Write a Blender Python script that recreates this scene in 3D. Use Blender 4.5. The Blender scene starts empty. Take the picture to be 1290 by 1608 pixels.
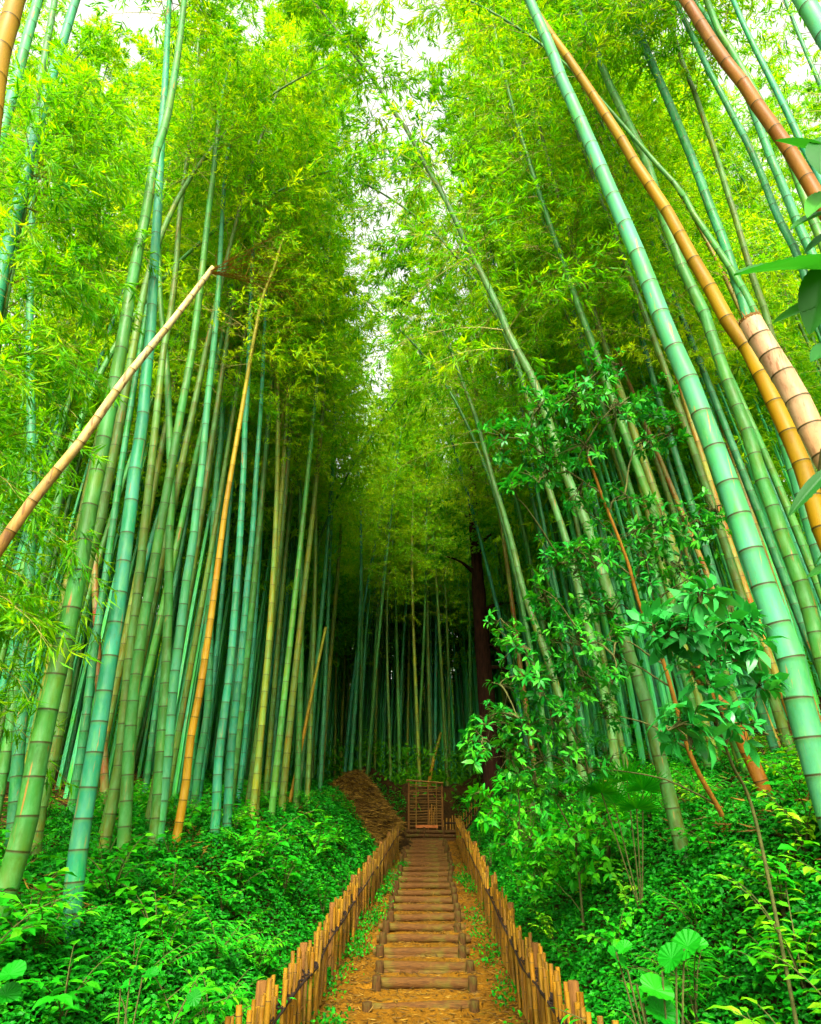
import bpy, math, random
import numpy as np
from mathutils import Matrix, Vector

C = bpy.context.scene.collection
SC = bpy.context.scene
rng = np.random.default_rng(7)
random.seed(7)

# ---------------------------------------------------------------- camera, sky, sun, exposure
PITCH = math.radians(25.3); EYE = 1.65; F = 1072.0
cd = bpy.data.cameras.new('camera'); cam = bpy.data.objects.new('camera', cd); C.objects.link(cam)
cd.sensor_fit = 'VERTICAL'; cd.sensor_height = 36; cd.lens = 24; cd.clip_start = 0.05; cd.clip_end = 1000
cam.location = (0, 0, EYE); cam.rotation_euler = (math.radians(90) + PITCH, 0, 0)
SC.camera = cam

SUN_EL, SUN_AZ = 44, 182          # degrees; azimuth measured from +Y (ahead) towards +X
w = bpy.data.worlds.new("World"); SC.world = w; w.use_nodes = True
nt = w.node_tree; bg = nt.nodes['Background']
sky = nt.nodes.new('ShaderNodeTexSky'); sky.sky_type = 'NISHITA'; sky.sun_disc = False
sky.sun_elevation = math.radians(SUN_EL); sky.sun_rotation = math.radians(SUN_AZ)
sky.air_density = 1.0; sky.dust_density = 5.0; sky.ozone_density = 0.5
hs = nt.nodes.new('ShaderNodeHueSaturation'); hs.inputs['Saturation'].default_value = 0.12; hs.inputs['Value'].default_value = 1.85
nt.links.new(sky.outputs[0], hs.inputs['Color']); wm = nt.nodes.new('ShaderNodeMix'); wm.data_type = 'RGBA'; wm.blend_type = 'MULTIPLY'; wm.inputs[0].default_value = 1; wm.inputs[7].default_value = (1.0, .97, .84, 1)
nt.links.new(hs.outputs[0], wm.inputs[6]); nt.links.new(wm.outputs[2], bg.inputs['Color'])
bg.inputs['Strength'].default_value = 0.15
sd = bpy.data.lights.new('sun', 'SUN'); sun = bpy.data.objects.new('sun', sd); C.objects.link(sun)
sd.energy = 2.8; sd.angle = math.radians(10); sd.color = (1.0, 0.95, 0.84)
a, e = math.radians(SUN_AZ), math.radians(SUN_EL)
sv = Vector((math.sin(a) * math.cos(e), math.cos(a) * math.cos(e), math.sin(e)))
sun.rotation_euler = sv.to_track_quat('Z', 'Y').to_euler(); sun.location = (0, 0, 30)
SC.view_settings.view_transform = 'Standard'; SC.view_settings.look = 'None'
SC.view_settings.exposure = 1.36; SC.view_settings.gamma = 1.0
SC.cycles.max_bounces = 7; SC.cycles.diffuse_bounces = 4; SC.cycles.glossy_bounces = 2
SC.cycles.transmission_bounces = 5; SC.cycles.transparent_max_bounces = 4
SC.cycles.use_denoising = True

# ---------------------------------------------------------------- measuring helpers
CP, SP = math.cos(PITCH), math.sin(PITCH)
def ray(px, py):
    r, u = (px - 645) / F, -(py - 804) / F
    return np.array([r, CP - u * SP, SP + u * CP])
EYEP = np.array([0, 0, EYE])
def at(px, py, t): return EYEP + ray(px, py) * t
def lerp(x, xs, ys): return np.interp(x, xs, ys)
def smooth(t): t = np.clip(t, 0, 1); return t * t * (3 - 2 * t)
STEP0, STEPD, NSTEP = 8.46, 0.62, 21
def zpath(y): return lerp(y, [-10, 7.9, 21.2, 24.0], [0.0, 0.0, 1.47, 1.50])
def xL(y): return lerp(y, [-10, 0, 5.2, 8.5, 11.5, 15, 21, 26], [-1.0, -1.0, -1.01, -.96, -.80, -0.56, -0.22, -0.1])
def xR(y): return lerp(y, [-10, 0, 4.4, 8, 10.2, 21, 26], [1.05, 1.05, 1.07, 1.15, 1.18, 1.32, 1.5])
def lump(x, y, s=1.0, p=0.0):
    return (np.sin(x * 1.7 * s + 1.3 + p) * np.cos(y * 1.3 * s + .7 + p) + .6 * np.sin(x * 3.9 * s + y * 2.7 * s + 2 + p)
            + .35 * np.sin(x * 8.1 * s - y * 6.3 * s + p) + .2 * np.sin(x * 15.3 * s + y * 13.9 * s)) / 2.15
def H(x, y):
    x = np.asarray(x, float); y = np.asarray(y, float)
    zp = zpath(y)
    dl = np.maximum(xL(y) - x, 0); dr = np.maximum(x - xR(y), 0)
    hl = lerp(y, [-10, 3, 6.2, 9], [.92, .92, 1.02, 1.36]) * smooth(dl / 1.6) + 0.10 * np.maximum(dl - 1.2, 0) ** 0.9
    hr = 1.62 * smooth(dr / 1.6) + 0.34 * np.maximum(dr - 1.3, 0) ** 0.92
    # the grove closes behind the landing
    back = 1.75 * smooth((y - 22.4) / 2.4) * np.clip(1 - (dl + dr) / 3, 0, 1) + 0.04 * np.maximum(y - 25, 0)
    md = np.hypot((x + 0.95) / 1.15, (y - 20.6) / 1.7)
    mound = 0.5 * smooth(1.25 - md)
    h = zp + hl + hr + back + mound
    h = h + .36 * np.clip(y - 36, 0, 26) + .45 * np.clip(np.abs(x) - 15, 0, 22)
    h = np.minimum(h, 26)
    h = h + 0.07 * lump(x, y) * np.clip((dl + dr) / 0.6, 0, 1)
    return h
def hit(px, py):
    r = ray(px, py)
    for t in np.arange(1.5, 60, 0.03):
        p = EYEP + r * t
        if p[2] < H(p[0], p[1]): return float(t)
    return 30.0

# ---------------------------------------------------------------- mesh helpers
class MB:
    """collects vertex and face arrays, links them as one mesh object"""
    def __init__(s): s.v = []; s.f4 = []; s.f3 = []; s.at = {}; s.n = 0; s.m4 = []; s.m3 = []
    def add(s, v, f, mi=0, **at):
        v = np.asarray(v, np.float32).reshape(-1, 3); f = np.asarray(f, np.int64)
        if len(f):
            if f.shape[1] == 4: s.f4.append(f + s.n); s.m4.append(np.full(len(f), mi))
            else: s.f3.append(f + s.n); s.m3.append(np.full(len(f), mi))
        for k in set(list(at) + list(s.at)):
            if k not in s.at: s.at[k] = [np.zeros(s.n, np.float32)]
            val = at.get(k, 0.0)
            s.at[k].append(np.broadcast_to(np.asarray(val, np.float32), (len(v),)).copy())
        s.v.append(v); s.n += len(v)
    def mesh(s, name, mats, smoothf=False):
        me = bpy.data.meshes.new(name)
        v = np.concatenate(s.v)
        f4 = np.concatenate(s.f4) if s.f4 else np.zeros((0, 4), int)
        f3 = np.concatenate(s.f3) if s.f3 else np.zeros((0, 3), int)
        me.vertices.add(len(v)); me.vertices.foreach_set('co', v.ravel())
        li = np.concatenate([f4.ravel(), f3.ravel()]).astype(np.int32)
        me.loops.add(len(li)); me.loops.foreach_set('vertex_index', li)
        st = np.concatenate([np.arange(len(f4)) * 4, len(f4) * 4 + np.arange(len(f3)) * 3]).astype(np.int32)
        me.polygons.add(len(st)); me.polygons.foreach_set('loop_start', st)
        if smoothf: me.polygons.foreach_set('use_smooth', np.ones(len(st), bool))
        else: me.polygons.foreach_set('use_smooth', np.zeros(len(st), bool))
        mi = np.concatenate(s.m4 + s.m3).astype(np.int32)
        me.polygons.foreach_set('material_index', mi)
        for k, a in s.at.items():
            A = me.attributes.new(k, 'FLOAT', 'POINT'); A.data.foreach_set('value', np.concatenate(a))
        for m in (mats if isinstance(mats, (list, tuple)) else [mats]): me.materials.append(m)
        me.update(calc_edges=True); me.validate()
        return me
    def build(s, name, mats, parent=None, smoothf=False):
        return link(name, s.mesh(name, mats, smoothf), parent)
def link(name, me, parent=None):
    o = bpy.data.objects.new(name, me); C.objects.link(o)
    if parent is not None: o.parent = parent
    return o
def thing(name, label, cat, loc=(0, 0, 0), group=None):
    o = bpy.data.objects.new(name, None); C.objects.link(o); o.location = loc; o.empty_display_size = .1
    return tag(o, label, cat, group)
def tag(o, label=None, cat=None, group=None, kind=None):
    if label: o['label'] = label
    if cat: o['category'] = cat
    if group: o['group'] = group
    if kind: o['kind'] = kind
    return o
def copy_tree(o, parent=None):
    c = o.copy(); C.objects.link(c); c.parent = parent
    for ch in o.children: copy_tree(ch, c)
    return c
def merged(*srcs):
    """several collectors into one, each with its own material slot"""
    m = MB()
    for mi, src in enumerate(srcs):
        if not src.n: continue
        at_ = {k: np.concatenate(a_) for k, a_ in src.at.items()}; v = np.concatenate(src.v); off = m.n
        m.add(v, np.zeros((0, 4), int), mi, **at_)
        for f in src.f4: m.f4.append(f + off); m.m4.append(np.full(len(f), mi))
        for f in src.f3: m.f3.append(f + off); m.m3.append(np.full(len(f), mi))
    return m
def nrm(a): return a / np.maximum(np.linalg.norm(a, axis=-1, keepdims=True), 1e-9)

def frames(P):
    T = nrm(np.gradient(P, axis=0))
    ref = np.array([0.13, 1, 0.07]) if abs(T[:, 1]).mean() < 0.8 else np.array([1, 0.1, 0.05])
    U = nrm(np.cross(T, ref)); V = np.cross(T, U)
    return T, U, V
def tube(mb, P, R, seg=8, cap=True, mi=0, rough=0.0, **at):
    P = np.asarray(P, float); R = np.broadcast_to(np.asarray(R, float), (len(P),))
    T, U, V = frames(P); n = len(P)
    an = np.linspace(0, 2 * math.pi, seg, endpoint=False)
    rr = R[:, None] * (1 + (rough * rng.normal(size=(n, seg)) if rough else 0))
    v = P[:, None, :] + rr[..., None] * (np.cos(an)[None, :, None] * U[:, None, :] + np.sin(an)[None, :, None] * V[:, None, :])
    i = np.arange(n - 1)[:, None] * seg; j = np.arange(seg)[None, :]; k = (j + 1) % seg
    f = np.stack([i + j, i + k, i + seg + k, i + seg + j], -1).reshape(-1, 4)
    A = {k2: np.repeat(np.broadcast_to(np.asarray(x, float), (n,)), seg) for k2, x in at.items()}
    mb.add(v.reshape(-1, 3), f, mi, **A)
    if cap:
        for row, flip in ((0, True), (n - 1, False)):
            vv = np.vstack([v[row], P[row][None]])
            j = np.arange(seg); k = (j + 1) % seg
            ff = np.stack([k, j, np.full(seg, seg)], -1) if flip else np.stack([j, k, np.full(seg, seg)], -1)
            mb.add(vv, ff, mi, **{k2: float(np.broadcast_to(np.asarray(x, float), (n,))[row]) for k2, x in at.items()})
def prisms(mb, A, B, ra, rb, mi=0, **at):
    """many thin three-sided twigs at once"""
    A = np.asarray(A, float); B = np.asarray(B, float); n = len(A)
    ra = np.broadcast_to(ra, (n,)); rb = np.broadcast_to(rb, (n,))
    T = nrm(B - A); ref = np.where(np.abs(T[:, 2:3]) > .9, [[1., 0, 0]], [[0, 0, 1.]])
    U = nrm(np.cross(T, ref)); V = np.cross(T, U)
    v = np.zeros((n, 6, 3))
    for q in range(3):
        an = q * 2 * math.pi / 3; d = math.cos(an) * U + math.sin(an) * V
        v[:, q] = A + d * ra[:, None]; v[:, 3 + q] = B + d * rb[:, None]
    b = np.arange(n)[:, None] * 6
    f = np.concatenate([b + np.array([[0, 1, 4, 3]]), b + np.array([[1, 2, 5, 4]]), b + np.array([[2, 0, 3, 5]])])
    mb.add(v.reshape(-1, 3), f, mi, **{k: np.repeat(np.broadcast_to(x, (n,)), 6) for k, x in at.items()})
def kites(mb, P, D, S, L, W, tint, mi=0, fold=.15):
    """narrow bamboo leaves: one folded kite each"""
    n = len(P); L = np.broadcast_to(L, (n,))[:, None]; W = np.broadcast_to(W, (n,))[:, None]
    N = nrm(np.cross(D, S)); v = np.zeros((n, 4, 3))
    v[:, 0] = P; m = P + D * L * .38
    v[:, 1] = m + S * W * .5 + N * W * fold; v[:, 3] = m - S * W * .5 + N * W * fold
    v[:, 2] = P + D * L - N * L * .05
    f = np.arange(n)[:, None] * 4 + np.array([[0, 1, 2, 3]])
    mb.add(v.reshape(-1, 3), f, mi, tint=np.repeat(np.broadcast_to(tint, (n,)), 4))
def leaves6(mb, P, D, S, L, W, tint, mi=0, fold=.13, curl=.14):
    """broad leaves: two quads meeting along the midrib, tip bent down"""
    n = len(P); L = np.broadcast_to(L, (n,))[:, None]; W = np.broadcast_to(W, (n,))[:, None]
    N = nrm(np.cross(S, D)); v = np.zeros((n, 8, 3))
    v[:, 0] = P
    v[:, 1] = P + D * L * .5 + N * L * curl * .5
    v[:, 2] = P + D * L - N * L * curl
    a = P + D * L * .28 + N * W * fold; b = P + D * L * .66 + N * W * fold * .8
    v[:, 3] = a + S * W * .46; v[:, 4] = b + S * W * .40
    v[:, 5] = a - S * W * .46; v[:, 6] = b - S * W * .40
    v[:, 7] = P
    b0 = np.arange(n)[:, None] * 8
    f = np.concatenate([b0 + np.array([[0, 3, 4, 1]]), b0 + np.array([[1, 4, 2, 6]]), b0 + np.array([[0, 1, 6, 5]])])
    mb.add(v.reshape(-1, 3), f, mi, tint=np.repeat(np.broadcast_to(tint, (n,)), 8))

# ---------------------------------------------------------------- materials
def nodes(name):
    m = bpy.data.materials.new(name); m.use_nodes = True
    return m, m.node_tree, m.node_tree.nodes, m.node_tree.links, m.node_tree.nodes['Principled BSDF']
def ramp(N, stops, interp='LINEAR'):
    r = N.new('ShaderNodeValToRGB'); r.color_ramp.interpolation = interp
    el = r.color_ramp.elements
    while len(el) < len(stops): el.new(0.5)
    for q, (p, c) in enumerate(stops):
        el[q].position = p; el[q].color = (*c, 1) if len(c) == 3 else c
    return r
def mixc(N, L, fac, a, b, typ='MIX'):
    m = N.new('ShaderNodeMix'); m.data_type = 'RGBA'; m.blend_type = typ
    for sock, val in ((m.inputs[0], fac), (m.inputs[6], a), (m.inputs[7], b)):
        if hasattr(val, 'links'): L.new(val, sock)
        elif isinstance(val, (int, float)): sock.default_value = val
        else: sock.default_value = (*val, 1)
    return m.outputs[2]
def noise(N, L, scale, detail=4, vec=None, rough=.6):
    n = N.new('ShaderNodeTexNoise'); n.inputs['Scale'].default_value = scale; n.inputs['Detail'].default_value = detail
    n.inputs['Roughness'].default_value = rough
    if vec is not None: L.new(vec, n.inputs['Vector'])
    return n.outputs['Fac']
def math_(N, L, op, a, b=0.0):
    m = N.new('ShaderNodeMath'); m.operation = op
    for s, v in ((m.inputs[0], a), (m.inputs[1], b)):
        if hasattr(v, 'links'): L.new(v, s)
        else: s.default_value = v
    return m.outputs[0]
def attr(N, name):
    a = N.new('ShaderNodeAttribute'); a.attribute_name = name; return a.outputs['Fac']
def coords(N, L, scale=(1, 1, 1)):
    tc = N.new('ShaderNodeTexCoord'); mp = N.new('ShaderNodeMapping'); mp.inputs['Scale'].default_value = scale
    L.new(tc.outputs['Object'], mp.inputs['Vector']); return mp.outputs[0]

def culm_mat(name, colA=None, colB=None, stain=(0.30, 0.10, 0.015), stain_at=.63, powder=(0.07, 0.24, 0.06), ringc=(0.035, 0.03, 0.006), mott=.35):
    m, t, N, L, B = nodes(name)
    if colA is None:
        oi = N.new('ShaderNodeObjectInfo'); base = oi.outputs['Color']
    else:
        gr = ramp(N, [(.42, (0, 0, 0)), (.85, (1, 1, 1))]); L.new(attr(N, 'grad'), gr.inputs[0]); base = mixc(N, L, gr.outputs[0], colA, colB or colA)
    streak = noise(N, L, 1.0, 5, coords(N, L, (38, 38, 2.2)))
    blot = noise(N, L, 1.0, 5, coords(N, L, (7, 7, 2.0)))
    fine = noise(N, L, 1.0, 3, coords(N, L, (160, 160, 60)))
    v = attr(N, 'var')
    br = math_(N, L, 'MULTIPLY_ADD', v, 0.5); t.nodes[br.node.name].inputs[2].default_value = 0.75
    if name == 'weathered picket':
        oi = N.new('ShaderNodeObjectInfo'); q_ = ramp(N, [(0, (.35, .33, .30)), (.35, (.75, .72, .7)), (1, (1.15, 1.1, 1))]); L.new(oi.outputs['Random'], q_.inputs[0]); base = mixc(N, L, 1, base, q_.outputs[0], 'MULTIPLY')
    k = N.new('ShaderNodeHueSaturation'); L.new(base, k.inputs['Color']); L.new(br, k.inputs['Value'])
    hsh = math_(N, L, 'MULTIPLY_ADD', blot, (0.26 if colA is None else .06)); hsh.node.inputs[2].default_value = 0.365 if colA is None else .47
    L.new(hsh, k.inputs['Hue'])
    c = k.outputs[0]
    r1 = ramp(N, [(.38, (0, 0, 0)), (.72, (1, 1, 1))]); L.new(blot, r1.inputs[0])
    pw = math_(N, L, 'MULTIPLY', r1.outputs[0], mott)
    c = mixc(N, L, pw, c, powder)
    dust = noise(N, L, 1.0, 6, coords(N, L, (17, 17, 6)), .7)
    r5 = ramp(N, [(.47, (0, 0, 0)), (.66, (1, 1, 1))]); L.new(dust, r5.inputs[0])
    c = mixc(N, L, math_(N, L, 'MULTIPLY', r5.outputs[0], .55), c, powder)
    r6 = ramp(N, [(.30, (1, 1, 1)), (.43, (0, 0, 0))]); L.new(dust, r6.inputs[0])
    c = mixc(N, L, math_(N, L, 'MULTIPLY', r6.outputs[0], .60), c, stain if colA else (.06, .12, .006))
    r2 = ramp(N, [(stain_at, (0, 0, 0)), (stain_at + .06, (1, 1, 1))]); L.new(streak, r2.inputs[0])
    st2 = math_(N, L, 'MULTIPLY', r2.outputs[0], .75)
    c = mixc(N, L, st2, c, stain)
    r3 = ramp(N, [(.60, (0, 0, 0)), (.72, (1, 1, 1))]); L.new(fine, r3.inputs[0])
    c = mixc(N, L, math_(N, L, 'MULTIPLY', r3.outputs[0], .35), c, (0.03, 0.03, 0.01))
    c = mixc(N, L, math_(N, L, 'MULTIPLY', attr(N, 'powder'), .55), c, powder)
    c = mixc(N, L, attr(N, 'ring'), c, ringc)
    L.new(c, B.inputs['Base Color'])
    rr = math_(N, L, 'MULTIPLY_ADD', blot, .35); rr.node.inputs[2].default_value = .32
    L.new(rr, B.inputs['Roughness']); B.inputs['Specular IOR Level'].default_value = .2 if colA is None else .12
    bp = N.new('ShaderNodeBump'); bp.inputs['Strength'].default_value = .12; bp.inputs['Distance'].default_value = .004
    L.new(streak, bp.inputs['Height']); L.new(bp.outputs[0], B.inputs['Normal'])
    return m
def leaf_mat(name, dark, mid, light, trans, tfac=.45, rough=.45, spec=.35, obvar=True):
    m, t, N, L, B = nodes(name)
    tint = attr(N, 'tint')
    if obvar:
        oi = N.new('ShaderNodeObjectInfo')
        q = math_(N, L, 'MULTIPLY_ADD', oi.outputs['Random'], .36); q.node.inputs[2].default_value = -.18
        tint = math_(N, L, 'ADD', tint, q)
    r = ramp(N, [(0, dark), (.5, mid), (1, light)]); L.new(tint, r.inputs[0])
    L.new(r.outputs[0], B.inputs['Base Color']); B.inputs['Roughness'].default_value = rough
    B.inputs['Specular IOR Level'].default_value = spec
    tr = N.new('ShaderNodeBsdfTranslucent')
    tc = mixc(N, L, 1.0, r.outputs[0], trans, 'MULTIPLY')
    L.new(tc, tr.inputs['Color'])
    mx = N.new('ShaderNodeMixShader'); mx.inputs[0].default_value = tfac
    L.new(B.outputs[0], mx.inputs[1]); L.new(tr.outputs[0], mx.inputs[2])
    L.new(mx.outputs[0], N['Material Output'].inputs['Surface'])
    return m
def wood_mat(name, a, b, scale=(60, 60, 6), rough=.8, bump=.5, dist=.01, moss=None):
    m, t, N, L, B = nodes(name)
    n1 = noise(N, L, 1, 6, coords(N, L, scale), .7)
    r = ramp(N, [(.3, a), (.7, b)]); L.new(n1, r.inputs[0]); c = r.outputs[0]
    if moss:
        n2 = noise(N, L, 1, 4, coords(N, L, (6, 6, 6)))
        r2 = ramp(N, [(.5, (0, 0, 0)), (.68, (1, 1, 1))]); L.new(n2, r2.inputs[0])
        c = mixc(N, L, math_(N, L, 'MULTIPLY', r2.outputs[0], .35), c, moss)
    L.new(c, B.inputs['Base Color']); B.inputs['Roughness'].default_value = rough
    B.inputs['Specular IOR Level'].default_value = .10
    bp = N.new('ShaderNodeBump'); bp.inputs['Strength'].default_value = bump; bp.inputs['Distance'].default_value = dist
    L.new(n1, bp.inputs['Height']); L.new(bp.outputs[0], B.inputs['Normal'])
    return m

M_CULM = culm_mat('green culm')
M_GOLD = culm_mat('golden culm', (0.185, 0.100, 0.000), (0.11, 0.11, 0.002), mott=.15, powder=(.21, .13, .001), stain=(.28, .10, .01), stain_at=.70)
M_BROWN = culm_mat('brown culm', (0.14, 0.050, 0.001), (0.14, 0.06, 0.006), mott=.3, powder=(.20, .09, .012), stain=(.25, .08, .02))
M_SALMON = culm_mat('salmon culm', (0.33, 0.14, 0.012), (0.38, 0.23, 0.11), mott=.5, powder=(.40, .26, .14), stain=(.16, .06, .02), stain_at=.58)
M_POLE = culm_mat('fallen culm', (0.23, 0.085, 0.000), (0.42, 0.36, 0.16), mott=.10, powder=(.28, .15, .004), stain=(.12, .05, .02), stain_at=.57)
M_TAN = culm_mat('tan culm', (0.23, 0.12, 0.002), (0.15, 0.18, 0.006), mott=.2, powder=(.30, .21, .02), stain=(.3, .14, .03))
M_PICKET = culm_mat('weathered picket', (0.18, 0.080, 0.002), (0.22, 0.105, 0.003), mott=.4, powder=(.24, .14, .015), stain=(.10, .05, .015), stain_at=.52, ringc=(.06, .035, .015))
M_LEAF = leaf_mat('bamboo leaf', (0.018, 0.20, 0.001), (0.115, 0.44, 0.001), (0.40, 0.62, 0.002), (1.6, 1.2, .4), .58, .5, .18)
M_DRYLEAF = leaf_mat('dry twig leaf', (0.20, 0.10, 0.01), (0.36, 0.22, 0.02), (0.45, 0.34, 0.03), (1.3, 1, .5), .4)
M_TWIG = wood_mat('bamboo twig', (0.16, 0.16, 0.03), (0.34, 0.28, 0.06), (30, 30, 30), .6, .2)
M_SHRUB = leaf_mat('glossy shrub leaf', (0.003, 0.10, 0.006), (0.008, 0.21, 0.014), (0.07, 0.42, 0.010), (1.4, 1.3, .5), .28, .4, .22)
M_PALE = leaf_mat('pale glossy leaf', (0.012, 0.22, 0.025), (0.03, 0.34, 0.05), (0.10, 0.48, 0.09), (1.3, 1.2, .5), .28, .34, .3)
M_BIG = leaf_mat('big dark leaf', (0.008, 0.075, 0.008), (0.015, 0.13, 0.012), (0.05, 0.25, 0.02), (1.5, 1.6, .5), .4, .45, .18)
M_COVER = leaf_mat('ground cover leaf', (0.002, 0.075, 0.002), (0.004, 0.20, 0.004), (0.05, 0.42, 0.003), (1.3, 1.2, .4), .3, .5, .16, False)
M_PLANT = leaf_mat('herb leaf', (0.004, 0.18, 0.004), (0.015, 0.34, 0.005), (0.14, 0.54, 0.005), (1.4, 1.2, .4), .4, .5, .18)
M_YOUNG = leaf_mat('yellow green leaf', (0.04, 0.34, 0.004), (0.13, 0.50, 0.006), (0.36, 0.62, 0.008), (1.4, 1.1, .4), .45, .5, .18)
M_BARK = wood_mat('red bark', (0.010, 0.005, 0.003), (0.055, 0.020, 0.009), (22, 22, 4), .9, .9, .03)
M_STEM = wood_mat('orange stem bark', (0.12, 0.06, 0.008), (0.32, 0.14, 0.015), (30, 30, 12), .8, .4)
M_DSTEM = wood_mat('dark stem', (0.03, 0.04, 0.012), (0.09, 0.09, 0.02), (30, 30, 30), .8, .4)
M_LOG = wood_mat('step log', (0.030, 0.012, 0.003), (0.13, 0.055, 0.010), (9, 90, 90), .75, .8, .012, moss=(.10, .12, .012))
M_STAKE = wood_mat('step stake', (0.025, 0.011, 0.003), (0.085, 0.038, 0.008), (50, 50, 10), .85, .8, .012, moss=(.07, .12, .01))
M_POST = wood_mat('fence post', (0.06, 0.025, 0.006), (0.18, 0.08, 0.015), (40, 40, 5), .85, .6)
M_CORD = wood_mat('black cord', (0.008, 0.006, 0.005), (0.03, 0.018, 0.012), (80, 80, 80), .9, .4)
M_SLAT = wood_mat('dry bamboo slat', (0.035, 0.016, 0.004), (0.20, 0.10, 0.015), (8, 40, 40), .7, .4)
M_RUST = wood_mat('rusty board', (0.20, 0.05, 0.01), (0.38, 0.13, 0.03), (12, 30, 30), .8, .4)
M_STRAW = leaf_mat('straw', (0.03, 0.014, 0.002), (0.12, 0.060, 0.004), (0.28, 0.16, 0.015), (1, .9, .6), .2, .7, .2, False)

def ground_mat():
    m, t, N, L, B = nodes('forest soil')
    n1 = noise(N, L, 1, 8, coords(N, L, (1.6, 1.6, 1.6)), .65); n2 = noise(N, L, 1, 6, coords(N, L, (22, 22, 22)), .7)
    r1 = ramp(N, [(.3, (0.012, 0.012, 0.003)), (.55, (0.055, 0.026, 0.006)), (.75, (0.012, 0.04, 0.003))]); L.new(n1, r1.inputs[0])
    r2 = ramp(N, [(.3, (.25, .25, .25)), (.7, (1, 1, 1))]); L.new(n2, r2.inputs[0])
    L.new(mixc(N, L, 1, r1.outputs[0], r2.outputs[0], 'MULTIPLY'), B.inputs['Base Color']); B.inputs['Roughness'].default_value = .95; B.inputs['Specular IOR Level'].default_value = .05
    bp = N.new('ShaderNodeBump'); bp.inputs['Strength'].default_value = .8; bp.inputs['Distance'].default_value = .04
    L.new(n2, bp.inputs['Height']); L.new(bp.outputs[0], B.inputs['Normal']); return m
def path_mat():
    m, t, N, L, B = nodes('packed orange dirt')
    n1 = noise(N, L, 1, 6, coords(N, L, (1.8, 1.8, 1.8)), .65); n2 = noise(N, L, 1, 8, coords(N, L, (30, 30, 30)), .75)
    n3 = noise(N, L, 1, 4, coords(N, L, (5, 5, 5)), .6)
    r1 = ramp(N, [(.3, (0.12, 0.050, 0.003)), (.6, (0.25, 0.110, 0.006)), (.8, (0.15, 0.065, 0.003))]); L.new(n1, r1.inputs[0])
    r2 = ramp(N, [(.28, (.35, .32, .30)), (.62, (1.05, 1.05, 1.0))]); L.new(n2, r2.inputs[0])
    c = mixc(N, L, 1, r1.outputs[0], r2.outputs[0], 'MULTIPLY')
    r3 = ramp(N, [(.60, (0, 0, 0)), (.75, (1, 1, 1))]); L.new(n3, r3.inputs[0])
    c = mixc(N, L, math_(N, L, 'MULTIPLY', r3.outputs[0], .45), c, (0.07, 0.10, 0.01))
    L.new(c, B.inputs['Base Color']); B.inputs['Roughness'].default_value = .95; B.inputs['Specular IOR Level'].default_value = .05
    bp = N.new('ShaderNodeBump'); bp.inputs['Strength'].default_value = 1; bp.inputs['Distance'].default_value = .02
    L.new(n2, bp.inputs['Height']); L.new(bp.outputs[0], B.inputs['Normal']); return m
M_GROUND = ground_mat(); M_PATH = path_mat()

# ---------------------------------------------------------------- the setting: ground and path
def grid(name, xs, ys, hf, mat):
    X, Y = np.meshgrid(xs, ys); Z = hf(X, Y); mb = MB(); nx = len(xs)
    i = np.arange(len(ys) - 1)[:, None] * nx; j = np.arange(nx - 1)[None, :]
    f = np.stack([i + j, i + j + 1, i + nx + j + 1, i + nx + j], -1).reshape(-1, 4)
    mb.add(np.stack([X, Y, Z], -1).reshape(-1, 3), f)
    return mb.build(name, mat, None, True)
def spread(lo, hi, fl, fh, st, far=1.25):
    a = list(np.arange(fl, fh + 1e-6, st)); d = st
    x = fh
    while x < hi: d *= far; x += d; a.append(x)
    d = st; x = fl
    while x > lo: d *= far; x -= d; a.insert(0, x)
    return np.array(a)
def Hground(x, y):
    inside = np.minimum(x - xL(y), xR(y) - x)
    return H(x, y) - 0.12 * smooth((inside + .02) / .12)
tag(grid('ground', spread(-260, 260, -6, 7, .12), spread(-60, 400, -2, 26, .14), Hground, M_GROUND), kind='structure')
def Hpath(x, y):
    k = np.floor((y - STEP0) / STEPD); fr = (y - STEP0) / STEPD - k
    rise = 1.47 / (21.2 - 7.9)
    on = (y > STEP0 - .02) & (y < STEP0 + STEPD * NSTEP)
    cx = lerp(y, [8.46, 21], [0.10, 0.42])
    core = smooth((0.74 - np.abs(x - cx)) / 0.16)
    flat = zpath(STEP0 + (k + .55) * STEPD) + (fr - .5) * .02
    z = zpath(y)
    z = np.where(on, z * (1 - core) + flat * core, z)
    return z + 0.018 * lump(x * 2.2, y * 2.2) + .008 * lump(x * 7, y * 7)
pm = MB()
ys = np.concatenate([np.arange(-1, 8.3, .12), np.arange(8.3, 21.6, .04), np.arange(21.6, 24.6, .1)])
us = np.linspace(0, 1, 70)
X = xL(ys)[:, None] - .05 + us[None, :] * (xR(ys) - xL(ys) + .10)[:, None]; Y = np.repeat(ys[:, None], len(us), 1)
n = len(us); i = np.arange(len(ys) - 1)[:, None] * n; j = np.arange(n - 1)[None, :]
pm.add(np.stack([X, Y, Hpath(X, Y)], -1).reshape(-1, 3), np.stack([i + j, i + j + 1, i + n + j + 1, i + n + j], -1).reshape(-1, 4))
tag(pm.build('dirt_path', M_PATH, None, True), kind='structure')

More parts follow.
